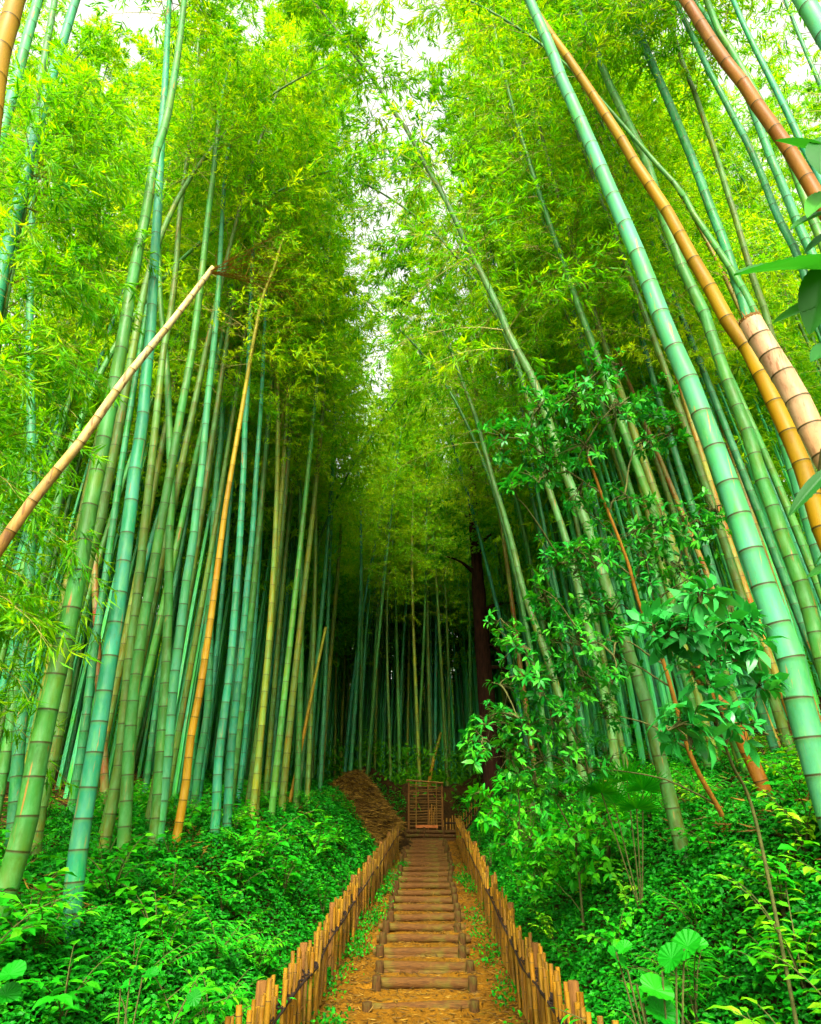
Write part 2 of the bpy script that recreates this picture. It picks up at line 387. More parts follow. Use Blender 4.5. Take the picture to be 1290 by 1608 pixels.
# ---------------------------------------------------------------- bamboo: culm, branches, foliage
def catmull(P, per=10):
    P = np.asarray(P, float); Q = np.vstack([2 * P[0] - P[1], P, 2 * P[-1] - P[-2]]); out = []
    for q in range(1, len(Q) - 2):
        t = np.linspace(0, 1, per, endpoint=False)[:, None]; a, b, c, d = Q[q - 1], Q[q], Q[q + 1], Q[q + 2]
        out.append(.5 * ((2 * b) + (-a + c) * t + (2 * a - 5 * b + 4 * c - d) * t ** 2 + (-a + 3 * b - 3 * c + d) * t ** 3))
    out.append(P[-1][None]); return np.vstack(out)
class Axis:
    def __init__(s, P):
        s.P = np.asarray(P, float); d = np.linalg.norm(np.diff(s.P, axis=0), axis=1)
        s.s = np.concatenate([[0], np.cumsum(d)]); s.L = s.s[-1]
    def __call__(s, x): return np.stack([np.interp(x, s.s, s.P[:, k]) for k in range(3)], -1)
def culm(mb, ax, rad, sp0=.2, sp1=.36, s0=0.0, s1=None, seg=12, detail=True, smin=.10):
    """rad: function of arc length; nodes closer together near the base"""
    s1 = ax.L if s1 is None else s1; g = np.random.default_rng(int(ax.L * 1e4) % 99991)
    nodes_ = []; s = s0 + .05
    while s < s1 - .05:
        nodes_.append(s); s += (sp0 + (sp1 - sp0) * min(1, (s - s0) / 4.5)) * g.uniform(.9, 1.1) * (1 if s < .6 * s1 else max(smin, 1 - (s - .6 * s1) / s1))
    S = [s0]; K = [1.0]; RG = [0.]; PW = [0.]; VR = [g.random()]
    for q in nodes_:
        v = g.random(); pv = VR[-1]; r = float(rad(q)); w = np.clip(r / .06, .5, 1.3)
        prof = [(-.030 * w, 1.0, 0, 0, pv), (-.010 * w, 1.005, 0, .8, pv), (-.005 * w, 1.045, .5, .5, pv), (0, .985, 1, 0, pv), (.004 * w, 1.035, .9, 0, v), (.009 * w, 1.005, 0, .1, v)] if detail else \
               [(-.010, 1.0, 0, 0, pv), (0, 1.03, 1, 0, pv), (.010, 1.0, 0, 0, v)]
        for d, k, rg, pw, vv in prof:
            if q + d > S[-1] + 1e-4: S.append(q + d); K.append(k); RG.append(rg); PW.append(pw); VR.append(vv)
    if s1 > S[-1] + .01: S.append(s1); K.append(1); RG.append(0); PW.append(0); VR.append(VR[-1])
    S = np.array(S); R = np.array([float(rad(x)) for x in S]) * np.array(K)
    tube(mb, ax(S), R, seg, True, ring=np.array(RG), powder=np.array(PW), var=np.array(VR), grad=(S - s0) / max(.1, s1 - s0))
    return nodes_
def sprays(mf, mbr, O, D, Ln, g, ntw=9, nlf=9, leafL=(.085, .14), leafW=(.013, .019), droop=.35, tint0=.5, r0=.006, spread_=1.0, tintv=.16):
    """branches with origins O, directions D, lengths Ln; twigs and drooping leaves"""
    n = len(O); Z = np.array([0, 0, 1.]); ks = np.linspace(0, 1, 6)
    def bp(u): return O[:, None, :] + D[:, None, :] * (u * Ln[:, None])[..., None] - Z * (droop * (u ** 2) * Ln[:, None])[..., None]
    pts = bp(np.repeat(ks[None], n, 0))
    for q in range(5):
        prisms(mbr, pts[:, q], pts[:, q + 1], r0 * (1 - ks[q] * .8) , r0 * (1 - ks[q + 1] * .8))
    u = np.clip((np.arange(ntw)[None, :] + g.random((n, ntw))) / ntw * .88 + .14, 0, 1.02); tp = bp(u)
    Dn = nrm(D[:, None, :] - Z * (2 * droop * u)[..., None]); side = nrm(np.cross(Dn, Z + .01)); sg = np.where((np.arange(ntw) % 2) == 0, 1, -1)[None, :, None]
    td = nrm(Dn * .8 + side * sg * g.uniform(.4, 1.1, (n, ntw, 1)) * spread_ + g.normal(size=(n, ntw, 3)) * .25 + Z * g.uniform(-.35, .35, (n, ntw, 1)))
    tl = (Ln[:, None] * g.uniform(.14, .30, (n, ntw)) + .06)
    A = tp.reshape(-1, 3); TD = td.reshape(-1, 3); TL = tl.reshape(-1); B = A + TD * TL[:, None] - Z * (TL * .12)[:, None]
    prisms(mbr, A, B, .0022, .001)
    m = len(A); v = g.uniform(.15, 1.0, (m, nlf)) ** .7
    P = A[:, None] + (B - A)[:, None] * v[..., None] + g.normal(size=(m, nlf, 3)) * .012
    LD = nrm(TD[:, None] * .75 + g.normal(size=(m, nlf, 3)) * .5 - Z * g.uniform(.1, .75, (m, nlf, 1)))
    LS = nrm(np.cross(LD, Z + 1e-3) + g.normal(size=(m, nlf, 3)) * .45); LS = nrm(LS - LD * (LS * LD).sum(-1, keepdims=True))
    bt = np.repeat(g.normal(size=(n, 1)) * .10, ntw, 1).reshape(-1, 1) + g.normal(size=(m, 1)) * .08
    ti = np.clip(tint0 + bt + g.normal(size=(m, nlf)) * tintv, 0, 1)
    k = m * nlf
    kites(mf, P.reshape(k, 3), LD.reshape(k, 3), LS.reshape(k, 3), g.uniform(*leafL, k), g.uniform(*leafW, k), ti.reshape(k))
def crown(mf, mbr, ax, nodes_, g, lmax=1.5, per=2, keep=None, elev=(.3, .9), **kw):
    nodes_ = np.array(nodes_)
    O, D, Ln = [], [], []; az = g.uniform(0, 6.28); L = nodes_[-1] - nodes_[0] + 1e-6
    for s in nodes_:
        p = ax(np.array([s]))[0]; f = (s - nodes_[0]) / L
        T = ax(np.array([min(s + .2, ax.L)]))[0] - ax(np.array([s - .2]))[0]; T /= np.linalg.norm(T) + 1e-9
        U = np.cross(T, [0, 1, 0.2]); U /= np.linalg.norm(U); V = np.cross(T, U)
        for q in range(per):
            a_ = az + q * (6.28 / per) * .9 + g.normal() * .5
            el = g.uniform(*elev)
            d = (math.cos(a_) * U + math.sin(a_) * V) * math.cos(el) + T * math.sin(el)
            l = lmax * (.55 + .6 * math.sin(min(1, .25 + f) * math.pi) ** .7) * g.uniform(.65, 1.15) * (1 - .45 * f)
            if keep is not None and not keep(p, d, l): continue
            O.append(p); D.append(d); Ln.append(l)
        az += 2.4
    if O: sprays(mf, mbr, np.array(O), nrm(np.array(D)), np.array(Ln), g, **kw)

COLS = {  # surface colours of living and dead culms
    'green': (0.0240, 0.1271, 0.0062), 'teal': (0.0040, 0.1312, 0.0429), 'blue': (0.0032, 0.1558, 0.0819), 'pale': (0.0280, 0.2132, 0.0858),
    'olive': (0.0640, 0.1107, 0.0023), 'yellow': (0.1440, 0.1640, 0.0031), 'tan': (0.2240, 0.1148, 0.0031), 'brown': (0.1600, 0.0574, 0.0031), 'moss': (0.030, 0.062, 0.002), 'dark': (0.0144, 0.0820, 0.0047)}

AXES = []
def make_generic(idx):
    """one free-standing bamboo about 14 m tall, bending towards local +X near its top"""
    g = np.random.default_rng(100 + idx)
    Lh = g.uniform(15, 20); bend = g.uniform(.6, 2.6); sway = g.normal() * .25
    z = np.linspace(0, 1, 60)
    P = np.stack([bend * z ** 2.6 + .10 * np.sin(z * 5 + idx), sway * z * z + .08 * np.sin(z * 6.5 + 2 * idx), Lh * (z - .06 * z ** 4)], -1)
    ax = Axis(P); AXES.append(P[18::4].copy()); r0 = g.uniform(.052, .068)
    rad = lambda s: max(.006, r0 * (1 - .88 * (s / ax.L) ** 1.35))
    root = bpy.data.objects.new('bamboo', None); C.objects.link(root)
    mc = MB(); nd = culm(mc, ax, rad, detail=False, seg=8)
    link('culm', mc.mesh('culm', M_CULM, True), root)
    mf, mbr = MB(), MB(); start = g.uniform(.33, .45) * ax.L
    crown(mf, mbr, ax, [s for s in nd if s > start], g, lmax=g.uniform(1.5, 1.9), per=2, ntw=12, nlf=15, leafL=(.09, .155), leafW=(.017, .025), tint0=g.uniform(.46, .68))
    link('crown', merged(mbr, mf).mesh('crown', [M_TWIG, M_LEAF]), root)
    return root

# hand-placed culms, measured from the photograph: (colour or material, pixel polyline from base to top, width at base, width at top, real diameter, label, crown)
# diameter None: the base stands where the sight line meets the ground
KEY = [
 ('green', [(5,1410),(38,1305),(53,1225),(72,1132),(87,1069),(117,936),(137,819),(157,723),(187,569),(210,430),(230,333),(245,240),(262,187),(280,83),(290,0)], 36, 8, .15,
  'thick leaning green bamboo rising from the lower left corner', 11.5),
 ('blue', [(113,1425),(123,1339),(133,1272),(145,1205),(157,1132),(167,1069),(182,979),(195,879),(207,783),(213,733),(223,669),(230,589),(237,520),(240,460),(245,377),(252,257),(255,193),(260,127),(265,20)], 30, 8, .135,
  'tall thick blue-green bamboo, most prominent culm on the left bank', 11.5),
 ('teal', [(22,1290),(30,1172),(38,1069),(43,979),(48,869),(50,716),(47,500),(52,300)], 20, 9, .13, 'upright teal bamboo at the left edge behind the hanging leaves', 11.5),
 ('green', [(0,1240),(13,1165),(27,1069),(53,953),(70,906),(85,820)], 17, 12, .12, 'green bamboo at the left edge leaning right behind the upright teal one', 11),
 ('olive', [(50,1382),(62,1279),(80,1205),(93,1139),(103,1079),(110,1003),(125,946),(145,860),(160,813),(167,769),(177,723),(200,600),(222,480)], 21, 11, .13, 'olive bamboo close behind the thick leaning culm at lower left', 11),
 ('teal', [(103,1325),(115,1259),(128,1182),(138,1105),(150,1010),(170,880),(190,740),(212,600),(240,430)], 15, 7, .12, 'slim teal bamboo between the two thickest culms on the left', 11),
 ('olive', [(168,1310),(187,1205),(197,1105),(205,1020),(213,960),(222,880),(229,812),(238,730),(247,645),(257,553),(267,500),(277,417),(283,333),(297,233),(307,133),(312,67)], 18, 5, .12, 'olive bamboo just right of the tall blue-green culm on the left', 11.5),
 ('green', [(196,1300),(205,1150),(213,1069),(227,969),(237,919),(253,826),(273,713),(287,633),(303,546),(317,433),(328,333),(337,260),(345,180)], 20, 7, .13, 'rust-stained green bamboo crossing in front of a neighbour on the left bank', 11),
 ('green', [(235,1372),(247,1272),(253,1172),(260,1069),(265,936),(267,819),(270,783),(267,703),(265,636),(262,569),(253,483),(250,400)], 19, 7, .13, 'green bamboo with a kink halfway, crossed by its rust-stained neighbour', 11),
 ('pale', [(240,1380),(262,1200),(270,1100),(283,993),(293,913),(303,853),(310,789),(317,736),(323,669),(328,613),(335,553),(343,460),(348,367),(353,283)], 19, 6, .13, 'pale green bamboo standing left of the tan one', 11),
 (M_TAN, [(277,1319),(283,1285),(292,1232),(300,1159),(313,1092),(328,996),(337,929),(347,853),(355,793),(365,733),(377,663),(387,603),(400,527),(413,467),(430,423),(440,390)], 14, 4, .10, 'tan dying bamboo with bare brown twigs at its top', 'dry'),
 ('teal', [(303,1290),(312,1205),(327,1105),(331,950),(336,820),(342,740),(348,686),(353,586),(357,536),(359,420),(360,300)], 13, 6, .12, 'teal bamboo directly right of the tan dying culm', 10.2),
 ('blue', [(337,1312),(340,1272),(343,1199),(350,1139),(360,1063),(367,986),(373,903),(377,846),(383,736),(385,669),(388,629),(392,540),(396,420)], 15, 6, .12, 'bright blue-green bamboo, left one of the close pair', 10.2),
 ('blue', [(357,1292),(360,1232),(365,1159),(375,1069),(383,986),(390,903),(397,836),(402,753),(408,669),(413,586),(415,536),(420,420)], 14, 4, .12, 'bright blue-green bamboo, right one of the close pair', 10.2),
 ('yellow', [(402,1275),(410,1155),(418,1079),(422,1036),(430,930),(438,830),(444,750),(450,650),(455,560),(460,440)], 11, 5, .11, 'yellow-green bamboo just right of the bright blue-green pair', 10.2),
 ('brown', [(165,1270),(163,1172),(157,1100),(153,1000),(150,930)], 13, 10, .11, 'orange-brown dead bamboo half hidden behind the tall blue-green culm', None),
 ('dark', [(470,1250),(484,1100),(497,880),(513,820),(537,766),(553,733),(577,696),(600,660)], 7, 3, .10, 'thin dark bamboo arching right over the far end of the left grove', 'tip'),
 (M_GOLD, [(-15,200),(0,90),(20,20),(32,-30)], 30, 25, .13, 'golden bamboo in the top left corner', None),
 ('pale', [(-30,345),(-8,250),(10,183),(27,123),(43,60),(60,0),(72,-50)], 18, 13, .12, 'pale bamboo at the top left beside the golden one', None),
 ('blue', [(-40,620),(-15,520),(5,420),(22,350),(37,290),(53,227),(67,173),(80,127),(97,73),(113,20),(122,-7)], 24, 12, .13, 'shiny teal bamboo leaning right at the top left', None),
 ('dark', [(5,480),(20,380),(33,300),(50,200),(65,120),(83,20),(90,-20)], 14, 9, .12, 'dark bamboo behind the shiny teal one at the top left', None),
 # right bank
 ('pale', [(1287,1212),(1270,1155),(1250,1082),(1243,1036),(1217,969),(1193,903),(1170,836),(1147,769),(1123,706),(1100,646),(1077,586),(1050,527),(1030,473),(1007,413),(985,360),(963,310),(942,260),(922,213),(902,167),(882,123),(867,80),(845,30),(830,-5)], 45, 14, .17,
  'thickest pale blue-green bamboo, leaning left across the right bank', 'high'),
 (M_GOLD, [(1345,960),(1312,880),(1287,819),(1273,769),(1253,713),(1230,663),(1203,603),(1180,556),(1153,520),(1137,493),(1107,437),(1080,393),(1057,347),(1027,300),(1000,260),(977,220),(953,183),(932,150),(912,120),(892,90),(870,60),(850,30),(830,0)], 32, 10, .14,
  'golden yellow bamboo leaning left over the right bank', 'high'),
 ('green', [(1330,1170),(1290,1029),(1270,953),(1253,903),(1230,846),(1213,796),(1193,743),(1177,686),(1157,636),(1137,583),(1117,525),(1103,483),(1077,433),(1060,387),(1045,350),(1030,300),(1013,247),(993,207),(973,165),(955,127),(938,83),(923,50),(903,0)], 27, 9, .15,
  'deep green bamboo passing behind the golden leaning one', 'high'),
 ('teal', [(1330,1030),(1300,920),(1265,800),(1235,700),(1205,600),(1180,520),(1170,480),(1153,430),(1137,380),(1117,330),(1100,283),(1082,237),(1063,190),(1043,143),(1023,97),(1003,50),(983,0)], 22, 10, .125, 'straight teal bamboo between the golden and the grey-green ones', 'high'),
 ('olive', [(1330,930),(1300,830),(1270,720),(1240,620),(1210,520),(1200,483),(1183,437),(1170,393),(1157,347),(1143,303),(1130,260),(1117,220),(1103,180),(1090,143),(1073,100),(1057,50),(1043,10)], 14, 6, .085, 'slim grey-green bamboo at the upper right with leafy twigs', 11),
 ('teal', [(1330,620),(1290,507),(1273,460),(1260,420),(1243,380),(1223,343),(1207,303),(1187,253),(1170,217),(1150,180),(1133,147),(1113,110),(1093,67),(1073,27),(1060,-5)], 14, 7, .085, 'slim blue-grey bamboo at the upper right below the brown culm', 11),
 (M_BROWN, [(1370,470),(1330,395),(1290,320),(1277,297),(1247,247),(1220,207),(1193,170),(1167,130),(1137,93),(1113,57),(1090,20),(1070,-10)], 25, 16, .13, 'reddish brown bamboo slanting across the top right', 'high'),
 ('pale', [(1350,590),(1290,433),(1263,373),(1247,337),(1230,293),(1213,253),(1193,200),(1175,150)], 15, 11, .09, 'pale green bamboo below the reddish brown one at upper right', 11),
 ('green', [(1330,470),(1283,360),(1260,300),(1237,240),(1200,170),(1147,77),(1130,50),(1110,0)], 15, 9, .09, 'green bamboo crossing behind the reddish brown one', 11),
 ('blue', [(1340,400),(1287,277),(1263,233),(1243,190),(1220,143),(1193,90),(1170,43),(1153,3)], 13, 7, .08, 'thin bluish bamboo near the top right corner', 11),
 ('pale', [(1400,230),(1330,110),(1292,50),(1257,-10)], 32, 26, .14, 'thick pale green bamboo cutting the top right corner', None),
 ('green', [(1200,520),(1165,450),(1133,400),(1113,370),(1090,337),(1070,300),(1040,267),(993,213),(950,163)], 12, 5, .085, 'thin green bamboo slanting behind the golden and teal culms', 11),
 ('moss', [(1060,1285),(1047,1232),(1033,1179),(1017,1112),(1003,1069),(987,1023),(967,963),(947,903),(930,846),(913,803),(897,763),(880,723),(855,640),(830,580),(803,533),(783,483),(763,443),(730,377),(710,333),(683,283),(663,250),(643,210),(617,173),(590,130),(557,87),(523,40),(493,3)], 23, 3, .13,
  'long olive bamboo arching over the path to the top centre', 'arch'),
 ('moss', [(1003,1339),(973,1245),(960,1139),(940,1050),(915,950),(890,850),(860,760),(835,650)], 17, 9, .13, 'green bamboo rising out of the undergrowth right of the fence', 11),
 ('moss', [(890,1130),(865,1050),(840,979),(820,919),(807,863),(790,803),(773,749),(750,663),(730,609),(703,536),(670,470)], 13, 4, .12, 'green bamboo leaning left from the right grove towards the sky gap', 'tip'),
 ('dark', [(830,1000),(805,880),(775,770),(747,696),(717,633),(687,586),(650,540),(620,510)], 8, 3, .10, 'thin dark bamboo leaning left below the sky gap', 'tip'),
 ('tan', [(800,1195),(868,1205)], 4, 4, .05, '', 'skip'),
]
n_big = 0
def polyline3d(px, w0, w1, diam, k=0.0):
    t0 = diam * F / w0
    p0 = at(*px[0], t0); out = []; ts = []
    for (a_, b_) in px:
        r = ray(a_, b_)       # plane Y = p0.y + k (Z - p0.z)
        t = (p0[1] + k * (EYE - p0[2])) / (r[1] - k * r[2])
        out.append(EYEP + r * t); ts.append(t)
    return np.array(out), w0 * ts[0] / F / 2, w1 * ts[-1] / F / 2
def key_bamboo(spec):
    col, px, w0, w1, diam, label, cr = spec
    if cr == 'skip': return
    P, r0, r1 = polyline3d(px, w0, w1, diam)
    Q = catmull(P, 8)
    # down to the ground, straightening
    d = Q[0] - Q[6]; d /= np.linalg.norm(d); p = Q[0].copy(); low = []
    gz = float(H(p[0], p[1])); print('KEY', label[:38], 'base', np.round(p, 2), 'ground', round(gz, 2), 'z-g', round(p[2] - gz, 2))
    while p[2] > H(p[0], p[1]) - .25 and len(low) < 80:
        d = d * .97 + np.array([0, 0, -1]) * .03; d /= np.linalg.norm(d); p = p + d * .12; low.append(p.copy())
    # up beyond the traced length
    d = Q[-1] - Q[-7]; d /= np.linalg.norm(d); p = Q[-1].copy(); up = []
    hgt = p[2]; side = np.sign(-P[0][0]) if abs(P[0][0]) > .3 else 0
    target = {'arch': hgt + .8, 'dry': hgt + .3, 'tip': hgt + 1.6}.get(cr, max(hgt + 1.2, 14.5 + (len(label) % 5) * .6))
    while p[2] < target and len(up) < 120:
        d = d + np.array([side * .012, 0.004, -.006]); d /= np.linalg.norm(d); p = p + d * .14; up.append(p.copy())
    A = np.vstack([np.array(low[::-1]).reshape(-1, 3), Q, np.array(up).reshape(-1, 3)])
    base = A[0].copy(); ax = Axis(A - base)
    sA = np.interp(len(low), np.arange(len(A)), ax.s); sB = np.interp(len(low) + len(Q) - 1, np.arange(len(A)), ax.s)
    def rad(s):
        r = r0 + (r1 - r0) * (s - sA) / (sB - sA)
        if s > sB: r = r1 * (1 - .85 * (s - sB) / max(.3, ax.L - sB))
        return min(max(r, .005), r0 * 1.08)
    root = thing('bamboo', label, 'bamboo', tuple(base))
    mc = MB(); nd = culm(mc, ax, rad, sp0=.20, sp1=.34 if diam > .12 else .3, seg=20 if w0 > 24 else 12)
    mat = M_CULM if isinstance(col, str) else col
    o = link('culm', mc.mesh('culm', mat, True), root)
    if isinstance(col, str): o.color = (*COLS[col], 1)
    g = np.random.default_rng(len(label) * 7 + int(w0))
    mf, mbr = MB(), MB()
    if cr == 'dry':
        ns = [s for s in nd if s > ax.L - 3.0]
        crown(mf, mbr, ax, ns, g, lmax=1.2, per=2, ntw=5, nlf=2, leafL=(.05, .09), leafW=(.006, .01), elev=(.2, .8), droop=.2, r0=.005)
        mats = (M_TWIG, M_DRYLEAF)
    elif cr == 'arch':
        ns = [s for s in nd if s > ax.L - 9.0]
        crown(mf, mbr, ax, ns, g, lmax=1.5, per=2, ntw=11, nlf=11, elev=(.1, .8), droop=.45, tint0=.42, leafL=(.10, .17), leafW=(.02, .03))
        mats = (M_TWIG, M_LEAF)
    elif cr == 'tip':
        crown(mf, mbr, ax, [s for s in nd if s > ax.L - 5.5], g, lmax=1.4, per=2, ntw=11, nlf=12, elev=(.1, .8), droop=.4, tint0=.5, leafL=(.10, .17), leafW=(.02, .03)); mats = (M_TWIG, M_LEAF)
    elif cr is None: mats = None
    else:
        z0 = 11.5 if cr == 'high' else cr
        ns = [s for s in nd if (ax(np.array([s]))[0][2] + base[2]) > z0]
        if len(ns) > 3:
            crown(mf, mbr, ax, ns, g, lmax=1.3 if cr != 'high' else .9, per=2, ntw=10, nlf=11, leafL=(.10, .16), leafW=(.018, .026), tint0=.5); mats = (M_TWIG, M_LEAF)
        else: mats = None
    if mats and mf.n: merged(mbr, mf).build('crown', list(mats), root)
for s in KEY: key_bamboo(s)

# broken and fallen culms
def dead_pole(name, label, cat, mat, px, w0, w1, diam, k=0.0, down=True, cap_ring=False):
    P, r0, r1 = polyline3d(px, w0, w1, diam, k); Q = catmull(P, 8); low = []
    if down:
        d = Q[0] - Q[5]; d /= np.linalg.norm(d); p = Q[0].copy()
        while p[2] > H(p[0], p[1]) - .2 and len(low) < 90:
            d = d * .99 + np.array([0, 0, -1]) * .01; d /= np.linalg.norm(d); p = p + d * .12; low.append(p.copy())
    A = np.vstack([np.array(low[::-1]).reshape(-1, 3), Q]); base = A[0].copy(); ax = Axis(A - base)
    root = thing(name, label, cat, tuple(base)); mc = MB()
    culm(mc, ax, lambda s: r0 + (r1 - r0) * (s / ax.L), sp0=.24, sp1=.24, seg=20); o = mc.build('culm', mat, root, True)
    if cap_ring:
        T = ax(np.array([ax.L]))[0] - ax(np.array([ax.L - .1]))[0]; T /= np.linalg.norm(T); e_ = ax(np.array([ax.L]))[0]
        mr = MB(); n_ = 20; an = np.linspace(0, 2 * math.pi, n_ + 1)
        U = np.cross(T, [0, 1, 0]); U /= np.linalg.norm(U); V = np.cross(T, U)
        circ = lambda r, h: e_ + T * h + r * (np.cos(an)[:, None] * U + np.sin(an)[:, None] * V)
        fr = np.arange(0, n_, 2); a0 = circ(r1 * .92, .0)[fr]; ms_ = MB(); hh_ = (np.random.default_rng(n_).uniform(.02, .09, len(fr)) * (r1 / .05) ** .5)[:, None]
        prisms(ms_, a0, a0 + T * hh_ + nrm(a0 - e_) * hh_ * .12, r1 * .16, r1 * .02)
        rows = [circ(r1 * 1.0, -.003), circ(r1 * 1.02, .02), circ(r1 * .82, .022), circ(r1 * .80, .002)]
        v = np.vstack(rows); m_ = n_ + 1
        f = [[q * m_ + j_, q * m_ + j_ + 1, (q + 1) * m_ + j_ + 1, (q + 1) * m_ + j_] for q in range(3) for j_ in range(n_)]
        mr.add(v, f); mr = merged(mr, ms_); mr.build('broken_rim', [M_SLAT, M_SLAT], root)
    return root, ax, base
dead_pole('broken_bamboo', 'thick pale salmon bamboo snapped off at its top, right edge', 'broken bamboo', M_SALMON,
          [(1400,905),(1350,812),(1300,722),(1277,679),(1250,623),(1220,573),(1193,530),(1179,505)], 44, 33, .16, 0, True, True)
pole, pax, pbase = dead_pole('fallen_bamboo', 'orange bamboo pole fading to white, slanting up across the left culms', 'fallen bamboo', M_POLE,
          [(-15,882),(20,830),(60,775),(100,727),(130,690),(175,625),(210,578),(270,505),(335,420)], 27, 8, .105, 0)
mb = MB(); g = np.random.default_rng(5); n_ = 14
e_ = pax(np.array([pax.L - .05]))[0]; O = e_ + g.normal(size=(n_, 3)) * .01
D = nrm(np.array([[.75, .1, .35]]) + g.normal(size=(n_, 3)) * .22); Ln = g.uniform(.3, .8, n_)
mf = MB(); sprays(mf, mb, O, D, Ln, g, ntw=5, nlf=1, leafL=(.04, .06), leafW=(.004, .006), droop=.1, r0=.0035)
mb.build('dry_twigs', M_STEM, pole); 
dead_pole('broken_bamboo', 'orange-brown dead bamboo stump slanting behind the pale leafed shrub', 'broken bamboo', M_BROWN,
          [(1217,1285),(1193,1222),(1170,1172),(1147,1122),(1107,1072),(1092,1048)], 22, 21, .12, 0, True, False)
dead_pole('broken_bamboo', 'short yellow dead bamboo leaning right in the left grove', 'broken bamboo', M_TAN,
          [(455,1262),(468,1200),(478,1150),(492,1080),(512,985)], 6, 4, .075, 0, True, False)
dead_pole('broken_bamboo', 'yellow bamboo pole leaning behind the lattice frame', 'broken bamboo', M_TAN,
          [(675,1225),(682,1190),(693,1150)], 6, 4, .138, 0, True, False)

# ---------------------------------------------------------------- the grove behind
protos = [make_generic(q) for q in range(9)]
used = [False] * len(protos)
placed = []
def far_enough(x, y, dmin): return all((x - a_) ** 2 + (y - b_) ** 2 > dmin * dmin for a_, b_ in placed)
def topx(p):
    d = p - EYEP; f_ = d[:, 1] * CP + d[:, 2] * SP; u_ = -d[:, 1] * SP + d[:, 2] * CP
    return 645 + F * d[:, 0] / f_, 804 - F * u_ / f_, f_
def blocks_gap(P):
    """would this crown hang across the open strip of sky above the path?"""
    x_, y_, f_ = topx(P); gx = np.interp(y_, [-400, 0, 200, 400, 600, 740], [640, 615, 605, 545, 590, 630]); hw = np.interp(y_, [-400, 0, 200, 400, 600, 740], [75, 45, 16, -4, -12, -20])
    return bool(np.any((np.abs(x_ - gx) < hw + .55 * F / f_) & (y_ < 745) & (f_ > 0)))
def grove(n, xf, yf, zone, group, seed, dmin=.42, inward=0.0, rmax=.80, pal=('green', 'teal', 'olive', 'blue', 'pale', 'yellow', 'tan'), pw=(.34, .2, .18, .08, .06, .09, .05), sc=(.85, 1.15), minx=None):
    g = np.random.default_rng(seed); c = 0; tries = 0
    while c < n and tries < 20000:
        tries += 1; y = yf(g); x = xf(g, y); r = x / y if y > 0 else 9
        if abs(r) > rmax or not far_enough(x, y, dmin): continue
        q = int(g.integers(len(protos))); z = float(H(x, y)) - .12; s = g.uniform(*sc)
        toward = math.pi if x > .3 else 0.0; ok = False
        for k_ in range(6):
            tilt = g.normal() * .022 + inward; tz = g.normal() * .022
            R = Matrix.Rotation(tz, 3, 'X') @ Matrix.Rotation((tilt if x < 0 else -tilt), 3, 'Y') @ Matrix.Rotation(toward + g.normal() * (.8 + .5 * k_), 3, 'Z')
            Q_ = AXES[q] @ np.array(R).T * s + np.array([x, y, z])
            if not blocks_gap(Q_): ok = True; break
        if not ok: continue
        placed.append((x, y)); c += 1
        if not used[q]: o = protos[q]; used[q] = True
        else: o = copy_tree(protos[q])
        o.rotation_euler = R.to_euler(); o.location = (x, y, z); o.scale = (s, s, s)
        col = str(g.choice(pal, p=np.array(pw) / sum(pw)))
        tag(o, f'{NICE[col]} bamboo {zone}', 'bamboo', group)
        cc = np.array(COLS[col]) * g.uniform(.65, 1.1)
        for ch in o.children:
            if ch.name.startswith('culm'): ch.color = (*cc, 1)
NICE = {'green': 'slender green', 'teal': 'slender teal', 'olive': 'slender olive', 'blue': 'slender blue-green', 'pale': 'slender pale green', 'yellow': 'slender yellow-green', 'tan': 'slender tan dead', 'dark': 'slender dark'}
grove(14, lambda g, y: -3.4 - g.uniform(0, 1) * (y * .62 - 2.9), lambda g: g.uniform(10, 13), 'among the first rows of the left grove', 'bamboos in the near left grove', 11, .5, .01, sc=(.9, 1.1))
grove(58, lambda g, y: xL(y) - 1.4 - g.uniform(0, 1) ** 2.2 * y * .55, lambda g: g.uniform(11, 21), 'packed in the middle of the left grove', 'bamboos in the middle of the left grove', 12, .45, .015)
grove(36, lambda g, y: xL(21) - 1.2 - g.uniform(0, 1) ** 2.2 * y * .6, lambda g: g.uniform(21, 34), 'far back in the left grove', 'bamboos far back in the left grove', 13, .5, .01)
grove(20, lambda g, y: 3.8 + g.uniform(0, 1) * (y * .62 - 2.7), lambda g: g.uniform(8, 12), 'behind the shrubs on the near right bank', 'bamboos on the near right bank', 14, .5, .13, sc=(.9, 1.1))
grove(46, lambda g, y: xR(y) + 1.6 + g.uniform(0, 1) ** 1.4 * y * .55, lambda g: g.uniform(10.5, 20), 'packed in the middle of the right grove', 'bamboos in the middle of the right grove', 15, .45, .09)
grove(24, lambda g, y: xR(21) + 1.6 + g.uniform(0, 1) * y * .6, lambda g: g.uniform(20, 34), 'far back in the right grove', 'bamboos far back in the right grove', 16, .5, .05)
grove(42, lambda g, y: g.uniform(-3.0, 4.2), lambda g: 24.6 + g.uniform(0, 1) ** 1.3 * 12, 'behind the lattice frame at the head of the stairs', 'bamboos behind the head of the stairs', 17, .40, .0)
grove(2, lambda g, y: -3.1 - g.uniform(0, .5), lambda g: g.uniform(8.6, 11), 'overhanging the path from the left rim', 'bamboos on the left rim of the path', 20, .7, .035)
grove(9, lambda g, y: -y * g.uniform(.78, 1.12), lambda g: g.uniform(7.5, 14), 'at the outer left edge of the grove', 'bamboos at the outer left edge', 18, .7, .02, 1.2)
grove(10, lambda g, y: y * g.uniform(.74, 1.12), lambda g: g.uniform(7.5, 14), 'at the outer right edge of the grove', 'bamboos at the outer right edge', 19, .7, .05, 1.2)
print('placed', len(placed))

